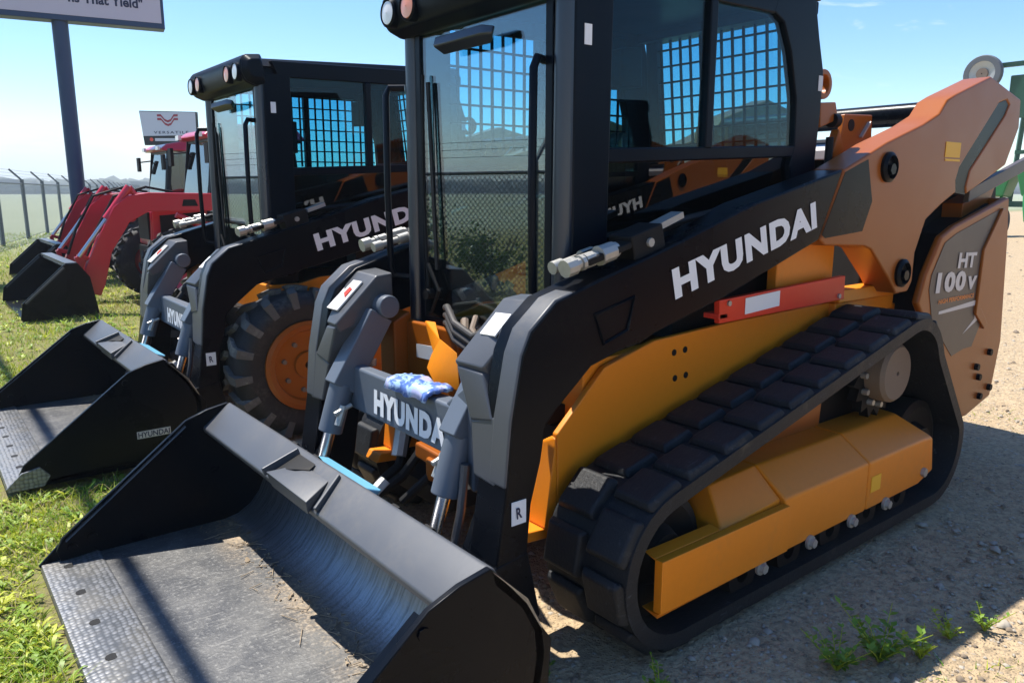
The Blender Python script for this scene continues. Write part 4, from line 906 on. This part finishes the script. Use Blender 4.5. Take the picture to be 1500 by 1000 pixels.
# ------------------------------------------------------------------ chain link fence
fence = empty('chain_link_fence', (.54, -21.7, 0)); tag(fence, 'grey chain link fence with slanted barbed wire arms along the field', 'fence')
FD = Vector((-.27, -.957, 0)).normalized(); FN = Vector((FD.y, -FD.x, 0))          # FN points away from the yard
if FN.x < 0: FN = -FN
def fp(t, z=0, off=0): return FD * t + Vector((0, 0, z)) + FN * off
t0, t1, stp_ = -31.5, 70, 3.5; FH = 1.62
p0 = MB(); p0.cyl((0, 0, -.05), (0, 0, FH + .12), .055, seg=10); p0.cyl((0, 0, FH + .10), tuple(FN * .30 + Vector((0, 0, FH + .42))), .028, seg=8)
post0 = p0.build('post', 'post', fence); post0.location = fp(t0)
k = 1
while t0 + k * stp_ <= t1:
    c = post0.copy(); COL.objects.link(c); c.parent = fence; c.location = fp(t0 + k * stp_); k += 1
rl = MB(); rl.cyl(fp(t0, FH), fp(t1, FH), .022, seg=8); rl.build('top_rail', 'post', fence)
bw_ = MB()
for q in range(3): bw_.cyl(fp(t0, FH + .2 + .1 * q, .08 + .1 * q), fp(t1, FH + .2 + .1 * q, .08 + .1 * q), .004, seg=4)
bw_.cyl(fp(t0, .06), fp(t1, .06), .006, seg=4); bw_.build('barbed_wire', 'post', fence)
Vs, Fs = [], []; o = 0; step = .075; w = .0055
n = int((t1 - t0) / step)
i = np.arange(n); ta = t0 + i * step
for sg in (1, -1):
    A = np.stack([FD.x * ta, FD.y * ta, 0 * ta + .03], -1); tb = np.clip(ta + sg * (FH - .03), t0, t1); zb = .03 + np.abs(tb - ta); B = np.stack([FD.x * tb, FD.y * tb, zb], -1)
    up = np.array([-FD.x * sg * w, -FD.y * sg * w, w]) * .7
    Vs.append(np.stack([A - up, A + up, B + up, B - up], 1).reshape(-1, 3))
V = np.concatenate(Vs); F = np.arange(len(V)).reshape(-1, 4); fm = mesh_np('mesh_netting', V, F, ['wire']); fm.parent = fence

# shrubs along the fence, seen in the windscreen's reflection
def shrub(x, y, r, h, seed, n=1500):
    rg = np.random.default_rng(seed); root = empty('shrub', (x, y, 0)); tr = MB()
    for k in range(5):
        a = k * 1.26 + rg.uniform(0, .6); tr.tube([(0, 0, 0), (math.cos(a) * r * .25, math.sin(a) * r * .25, h * .35), (math.cos(a) * r * .6, math.sin(a) * r * .6, h * .75)], [.025, .018, .006], 6)
    tr.build('stem', 'wood', root)
    c = rg.normal(0, 1, (14, 3)); c = c / np.linalg.norm(c, axis=1)[:, None] * rg.uniform(.35, .8, (14, 1)) * np.array([r, r, h * .45]) + np.array([0, 0, h * .52])
    p = c[rg.integers(0, 14, n)] + rg.normal(0, 1, (n, 3)) * np.array([r * .22, r * .22, h * .12]); p[:, 2] = np.abs(p[:, 2])
    d1 = rg.normal(0, 1, (n, 3)); d1 /= np.linalg.norm(d1, axis=1)[:, None]; d2 = np.cross(d1, rg.normal(0, 1, (n, 3))); d2 /= np.linalg.norm(d2, axis=1)[:, None]; L = rg.uniform(.04, .09, (n, 1))
    V = np.stack([p, p + d1 * L * .5 + d2 * L * .3, p + d1 * L, p + d1 * L * .5 - d2 * L * .3], 1).reshape(-1, 3)
    o = mesh_np('foliage', V, np.arange(len(V)).reshape(-1, 4), ['bush']); o.parent = root; return root
for q, (t, off, r, h) in enumerate([(-16.2, .9, .7, 1.1), (-14.3, 1.1, .9, 1.35), (-12.4, .8, .6, .9), (-18.3, 1.2, .8, 1.0), (-20.4, .9, .7, 1.2)]):
    p = Vector((.54, -21.7, 0)) + fp(t, 0, off); tag(shrub(p.x, p.y, r, h, 20 + q), 'leafy green shrub behind the chain link fence, mirrored in the front windscreen', 'shrub', 'shrubs behind the fence')

# ------------------------------------------------------------------ far trees
rg = np.random.default_rng(5); Vs, Fs = [], []; o = 0
bmi = bmesh.new(); bmesh.ops.create_icosphere(bmi, subdivisions=2, radius=1); bv = np.array([v.co for v in bmi.verts]); bf = np.array([[v.index for v in f.verts] for f in bmi.faces]); bmi.free()
for k in range(900):
    ang = R(-175 + 215 * k / 900 + rg.uniform(-.4, .4)); dist = rg.uniform(430, 560); h = rg.uniform(3.2, 4.6); cx, cy = 2.6 + dist * math.cos(ang), 2.25 + dist * math.sin(ang)
    v = bv * (1 + rg.uniform(-.35, .35, (len(bv), 1))) * np.array([rg.uniform(5, 12), rg.uniform(5, 12), h]) + np.array([cx, cy, h * .8]); Vs.append(v); Fs.append(bf + o); o += len(bv)
M['farleaf'] = paint('distant_foliage', (.085, .105, .085), .9, .4, 0, bstr=0)
tag(mesh_np('treeline', np.concatenate(Vs), np.concatenate(Fs), ['farleaf']), kind='stuff')

# ------------------------------------------------------------------ air between the yard and the far trees
hz = MB(); hz.box((-640, -640, -2), (640, 640, 11)); hzo = hz.build('haze', 'dark'); tag(hzo, kind='stuff')
mh = bpy.data.materials.new('haze_air'); mh.use_nodes = True; nth = mh.node_tree
for n_ in list(nth.nodes): nth.nodes.remove(n_)
oh = nth.nodes.new('ShaderNodeOutputMaterial'); vh = nth.nodes.new('ShaderNodeVolumePrincipled'); vh.inputs['Density'].default_value = .0011; vh.inputs['Color'].default_value = (.80, .88, .95, 1)
nth.links.new(vh.outputs[0], oh.inputs['Volume']); hzo.data.materials.clear(); hzo.data.materials.append(mh)

# ------------------------------------------------------------------ pole sign at top left
SD = Vector((-.9823, .1874, 0)); SN = Vector((.1874, .9823, 0))     # along the board to the right, and its face
PX = Vector((.075, -13.22, 0)); sign = empty('pole_sign', PX); tag(sign, 'large white roadside sign on a dark blue steel pole, lettering cut by the frame', 'sign')
def sp(a, z, d=0): return SD * a + Vector((0, 0, z)) + SN * d
q = MB(); q.cyl((0, 0, -.1), (0, 0, 4.3), .125, seg=24); q.build('pole', 'signblue', sign)
q = MB(); q.cyl(sp(-2.9, -.1), sp(-2.9, 4.3), .125, seg=24); q.build('pole', 'signblue', sign)
q = MB(); q.hull([sp(a, z, d) for a in (-4.6, 1.62) for z in (4.20, 6.35) for d in (-.16, .16)]); cabin = q.build('sign_box', 'signblue', sign, bevel=.01)
q = MB(); q.hull([sp(a, z, d) for a in (-4.55, 1.57) for z in (4.29, 6.30) for d in (.161, .166)]); q.build('sign_face', 'signface', cabin)
lettering('ns That Yield"', sp(.16, 4.50, .166), SD, (0, 0, 1), 1.13, .17, 'ink', cabin, SN, bold=.03, lift=.004)

# second sign, far off, with a red wave emblem
VD = SD; P2 = Vector((-8.7, -39.85, 0)); s2 = empty('dealer_sign', P2); tag(s2, 'small distant white sign with a dark red double V emblem above the red tractor cabs', 'sign')
def vp(a, z, d=0): return Vector((-.78, .62, 0)) * a + Vector((0, 0, z)) + Vector((.62, .78, 0)) * d
q = MB(); q.cyl(vp(-.75, -.1), vp(-.75, 3.9), .07, seg=14); q.build('pole', 'post', s2)
q = MB(); q.hull([vp(a, z, d) for a, z in ((-1.44, 5.36), (1.42, 5.30), (1.40, 3.75), (-1.30, 3.68)) for d in (-.12, .12)]); bx = q.build('sign_box', 'darkgrey' if 'darkgrey' in M else 'dark', s2)
q = MB(); q.hull([vp(a, z, d) for a, z in ((-1.41, 5.32), (1.39, 5.27), (1.37, 4.17), (-1.34, 4.13)) for d in (.121, .128)]); q.build('sign_face', 'signface', bx)
for dz in (0, -.20):
    e = MB(); pts = [(-.55, 5.13), (-.36, 5.13), (-.17, 4.90), (-.02, 4.84), (.13, 4.90), (.30, 5.13), (.50, 5.13)]
    for (a, b_) in zip(pts, pts[1:]): e.hull([vp(x_, z_ + s_ * .055 + dz * .9, d) for x_, z_ in (a, b_) for s_ in (-1, 1) for d in (.13, .134)])
    e.build('emblem_lettering', 'logo', bx).name = 'emblem'
lettering('VERSATILE', vp(-.78, 4.24, .13), (-.78, .62, 0), (0, 0, 1), 1.75, .13, 'ink', bx, (.62, .78, 0), lift=.004, spacing=1.3)
q = MB(); q.hull([vp(a, z, d) for a, z in ((-.75, 4.02), (.40, 4.02), (.40, 3.88), (-.75, 3.88)) for d in (.121, .126)]); q.build('white_strip', 'signface', bx)
q = MB(); q.cyl(vp(-.93, 3.96, .12), vp(-.93, 3.96, .128), .09, seg=16); q.build('red_dot', 'red', bx)

# ------------------------------------------------------------------ red tractors with front loaders
def tractor():
    root = empty('red_tractor'); Y = lambda y: y
    h = MB(); h.hull([(x, y, z) for x, y, z in [(.42, .30, .72), (.42, -.30, .72), (.40, .30, 1.16), (.40, -.30, 1.16), (.25, .27, 1.26), (.25, -.27, 1.26), (-.28, .33, 1.36), (-.28, -.33, 1.36), (-.28, .34, .78), (-.28, -.34, .78)]]); hood = h.build('hood', 'tractor_red', root, bevel=.03)
    for s in (-1, 1):
        g = MB(); g.hull([(x, .335 * s + dy * s, z) for x, z in ((.30, .85), (.30, 1.10), (-.2, 1.14), (-.2, .85)) for dy in (-.05, .006)]); g.build('side_vent', 'dark', hood)
    g = MB(); g.hull([(x, y, z) for x in (.40, .43) for y in (-.24, .24) for z in (.80, 1.14)]); g.build('front_grille', 'dark', hood)
    fr = MB(); fr.box((.45, -.22, .45), (-1.6, .22, .72)); fr.cyl((.18, -.62, .46), (.18, .62, .46), .07); fr.build('frame', 'dark', root)
    cb = MB(); x0, x1 = -.25, -1.48
    for s in (-1, 1):
        for (xa, xb) in ((x0, x0 - .12), (-.83, -.83), (x1, x1 + .10)): cb.bar((xa, .55 * s, 1.05), (xb, .52 * s, 2.06), .06, .07)
        cb.bar((x0, .55 * s, 1.36), (x1, .55 * s, 1.30), .06, .06)
    for z in (1.05, 2.06): cb.bar((x0 - (.12 if z > 2 else 0), -.53, z), (x0 - (.12 if z > 2 else 0), .53, z), .06, .06); cb.bar((x1, -.53, z), (x1, .53, z), .06, .06)
    cab = cb.build('cab_frame', 'cab', root)
    rf = MB(); rf.hull([(x + .47, y * q, z) for y in (-1, 1) for x, z, q in ((-.72, 2.06, .60), (-.80, 2.17, .52), (-2.05, 2.06, .60), (-1.95, 2.22, .50), (-1.2, 2.25, .50), (-.70, 2.10, .58))]); rf.build('roof', 'tractor_red', cab, bevel=.03)
    gl = MB()
    for s in (-1, 1): gl.hull([(x, .535 * s + d, z) for x, z in ((x0 - .02, 1.36), (x0 - .12, 2.03), (x1 + .08, 2.03), (x1, 1.33)) for d in (0, .006)])
    gl.hull([(x + d, y, z) for x, z in ((x0 + .0, 1.36), (x0 - .11, 2.03)) for y in (-.5, .5) for d in (0, .006)]); gl.build('window', 'glass_low', cab)
    st = MB(); st.hull([(x, y, z) for x in (-1.0, -1.12) for y in (-.22, .22) for z in (1.2, 1.75)]); st.build('seat', 'seat', cab)
    for s in (-1, 1):
        mr = MB(); mr.cyl((-.33, .55 * s, 1.92), (-.19, .80 * s, 1.90), .012, seg=6); mr.box((-.21, .74 * s, 1.74), (-.17, .88 * s, 1.98)); mr.build('mirror', 'dark', cab)
        lp = MB(); lp.box((-.23, .38 * s, 2.07), (-.19, .52 * s, 2.13)); lp.build('work_lamp', 'lens', cab)
        fd = MB(); fd.prism([(-1.0, 1.1), (-1.15, 1.36), (-1.6, 1.45), (-2.05, 1.36), (-2.25, 1.1), (-2.1, 1.2), (-1.6, 1.36), (-1.2, 1.25)], .50 * s, .86 * s); fd.build('fender', 'tractor_red', root, bevel=.01)
        for (x, r, yo, yi) in ((.18, .46, .88, .62), (-1.62, .68, .95, .58)):
            w = MB(); ym = (yo + yi) / 2 * s; hw = (yo - yi) / 2
            w.lathe((x, ym, r), [(r * .55, -hw), (r * .9, -hw), (r, -hw * .7), (r, hw * .7), (r * .9, hw), (r * .55, hw)], seg=40); ty = w.build('wheel', 'tyre', root, angle=50)
            l = MB()
            for k in range(20):
                for sd in (-1, 1):
                    a = 2 * math.pi * (k + (.5 if sd > 0 else 0)) / 20; P = lambda a_, y_, rr: (x + rr * math.cos(a_), ym + y_, r + rr * math.sin(a_))
                    l.hull([P(a + da + (.12 if yy else 0), sd * hw * (.97 if yy else .02), rr) for da in (0, .09) for yy in (0, 1) for rr in (r - .02, r + .03)])
            l.build('tread_lug', 'tyre', ty)
            rm = MB(); rm.lathe((x, ym, r), [(r * .56, -hw * .8), (r * .56, hw * .8 * s), (r * .48, hw * .6 * s), (.06, hw * .3 * s), (.02, hw * .3 * s), (.02, -hw * .8)], seg=32); rm.build('rim', 'tractor_red', ty, angle=28)
        # front loader
        A = [(-.95, 1.10), (-.95, 1.34), (-.45, 1.37), (.50, 1.385), (.74, 1.35), (.90, 1.22), (1.10, .86), (1.26, .52), (1.24, .24), (1.12, .20), (1.06, .34), (.96, .70), (.74, 1.04), (.52, 1.16), (-.45, 1.16)]
        a = MB(); a.prism(A, .62 * s, .74 * s); arm = a.build('loader_arm', 'tractor_red', root, bevel=.012)
        pt = MB(); pt.prism([(-.60, .55), (-.50, 1.10), (-.62, 1.42), (-1.0, 1.42), (-1.0, 1.0), (-.85, .55)], .46 * s, .60 * s); pt.build('loader_tower', 'tractor_red', root, bevel=.01)
        dc = MB(); dc.hull([(x, (.741 + d) * s, z) for x, z in ((-.02, 1.30), (.12, 1.30), (.14, 1.22), (-.05, 1.22)) for d in (0, .003)]); dc.build('arm_decal', 'dark', arm)
        cy = MB(); cy.cyl((.70, .68 * s, 1.45), (.98, .68 * s, 1.08), .045); cy.cyl((.70, .68 * s, 1.45), (.64, .68 * s, 1.35), .03); cyl = cy.build('bucket_cylinder', 'tractor_red', arm)
        rd = MB(); rd.cyl((.98, .68 * s, 1.08), (1.30, .68 * s, .66), .024); rd.build('piston_rod', 'steel', cyl)
        lc = MB(); lc.cyl((-.62, .68 * s, .70), (.20, .68 * s, 1.12), .04); lc.build('lift_cylinder', 'tractor_red', arm)
        ln = MB(); ln.bar((1.16, .66 * s, .62), (1.32, .66 * s, .66), .06, .05); ln.bar((1.32, .66 * s, .66), (1.24, .66 * s, .22), .06, .05); ln.build('bucket_link', 'tractor_red', arm)
        hz_ = MB(); hz_.tube([(.2, .60 * s, 1.39), (.5, .60 * s, 1.45), (.86, .60 * s, 1.34), (1.10, .60 * s, .92), (1.22, .60 * s, .60)], .016, 6); hz_.build('hose', 'dark', arm)
    ct = MB(); ct.cyl((.70, -.64, 1.10), (.70, .64, 1.10), .06); ct.build('cross_tube', 'tractor_red', root)
    b_ = MB(); b_.prism([(1.20, .10), (1.27, .45), (1.36, .60), (1.47, .60), (1.48, .57), (1.39, .54), (1.31, .42), (1.25, .14), (1.33, .05), (1.94, .03), (1.94, .005), (1.28, .0)], -.92, .92); bk = b_.build('bucket', 'black', root, angle=50)
    for s in (-1, 1):
        sp_ = MB(); sp_.prism([(1.19, .03), (1.25, .45), (1.36, .61), (1.50, .60), (1.93, .20), (1.96, .02), (1.28, .0)], .921 * s, .94 * s); sd = sp_.build('side_plate', 'black', bk)
        rr_ = MB(); rr_.bar((1.90, .945 * s, .20), (1.50, .945 * s, .57), .02, .05, up=(0, 1, 0)); rr_.build('stiffener', 'grey', sd)
    tl = MB(); tl.bar((1.42, -.90, .605), (1.42, .90, .605), .12, .02); tl.build('top_ledge', 'grey', bk)
    return root
tr = tractor(); tr.location = (-.27, -8.42, 0); tag(tr, 'nearer red tractor with a cab, its red loader arms lowered to a black bucket', 'tractor')
tr2 = copy_tree(tr); tr2.location = (-.7, -12.1, 0); tag(tr2, 'farther red tractor, mostly hidden behind the nearer one, only roof and cab showing', 'tractor')

# ------------------------------------------------------------------ green folding implement at right
gi = empty('seeding_machine', (-25.3, -6.85, 0)); tag(gi, 'tall green folding seeding machine far behind the front loader at the right edge', 'farm machine')
q = MB(); q.bar((.5, -1.1, 5.22), (-.4, 5, 5.35), .14, .14); q.bar((0, -.55, 4.4), (0, 4, 5.0), .10, .10)
for y in (-.5, .4, 1.6, 3.0): q.bar((0, y, 1.0), (-.1, y + .15, 5.28), .12, .12)
q.bar((.3, -.9, 1.0), (.3, 4.5, 1.0), .18, .18); q.bar((0, -.5, 2.6), (0, 4.2, 2.7), .12, .12); gf = q.build('main_frame', 'darkgreen', gi)
for y in (-.45, .7, 1.9, 3.1):
    q = MB(); q.hull([(x, y + dy, z) for x, z in ((.45, 3.6), (.45, 4.9), (-.1, 4.9), (-.1, 3.9)) for dy in (-.28, .28)]); q.build('row_unit', 'darkgreen', gi, bevel=.03)
for y in (-.75, .35, 1.5, 2.7):
    q = MB(); q.hull([(x, y + dy * k_, z) for x, z, k_ in ((.75, 1.25, .3), (.8, 2.05, .5), (-.2, 2.05, .5), (0, 1.2, .3)) for dy in (-1, 1)]); q.build('seed_hopper', 'green', gi, bevel=.05)
    q = MB(); q.tube([(.7, y - .2, 1.3), (.9, y - .1, .9), (1.0, y, .5)], .06, 8); q.bar((.2, y, 1.0), (1.0, y + .1, .45), .10, .10); q.bar((.5, y + .2, 1.3), (.9, y + .25, .7), .08, .05); q.build('opener_arm', 'green', gi)
for (x, y, z, r_, nm) in ((.9, -.35, .45, .42, 'wheel'), (.9, 1.3, .45, .42, 'wheel'), (.86, -1.37, 4.98, .56, 'gauge_wheel')):
    ax = 0 if nm != 'wheel' else 1
    q = MB(); q.lathe((x, y, z), [(r_ * .68, -.11), (r_ * .95, -.11), (r_, -.06), (r_, .06), (r_ * .95, .11), (r_ * .68, .11)], axis=ax, seg=32); wt = q.build(nm, 'post' if nm != 'wheel' else 'tyre', gi, angle=50)
    q = MB(); q.lathe((x, y, z), [(r_ * .68, -.09), (r_ * .68, .09), (r_ * .5, .07), (.07, .03), (.02, .03), (.02, -.09)], axis=ax, seg=28); q.build('rim', 'hubcap' if nm == 'wheel' else 'zinc', wt)
    if nm != 'wheel': q = MB(); q.lathe((x, y, z), [(r_ * .32, .02), (r_ * .30, .10), (.02, .10), (.02, .02)], axis=0, seg=20); q.build('hub', 'hubcap', wt)

# ------------------------------------------------------------------ overhead cable beside the row (its shadow crosses both buckets)
cb = MB(); cb.tube([(3.1, -70, 6.6), (2.85, -45, 5.7), (2.70, -20, 5.3), (2.68, -4, 5.25), (2.72, 8, 5.35), (2.9, 25, 5.9)], .034, 10)
cable = cb.build('overhead_cable', 'cable'); tag(cable, 'black cable strung overhead in front of the loaders, out of frame', 'cable')
for y, z in ((-70, 7.2), (25, 6.6)):
    q = MB(); q.tube([(3.0, y, -.2), (3.0, y, z)], [.14, .10], 14); q.bar((2.4, y, z - .4), (3.6, y, z - .4), .09, .11); tag(q.build('utility_pole', 'wood'), 'wooden utility pole out of frame carrying the cable, ' + ('far down the yard' if y < 0 else 'behind the camera'), 'utility pole')
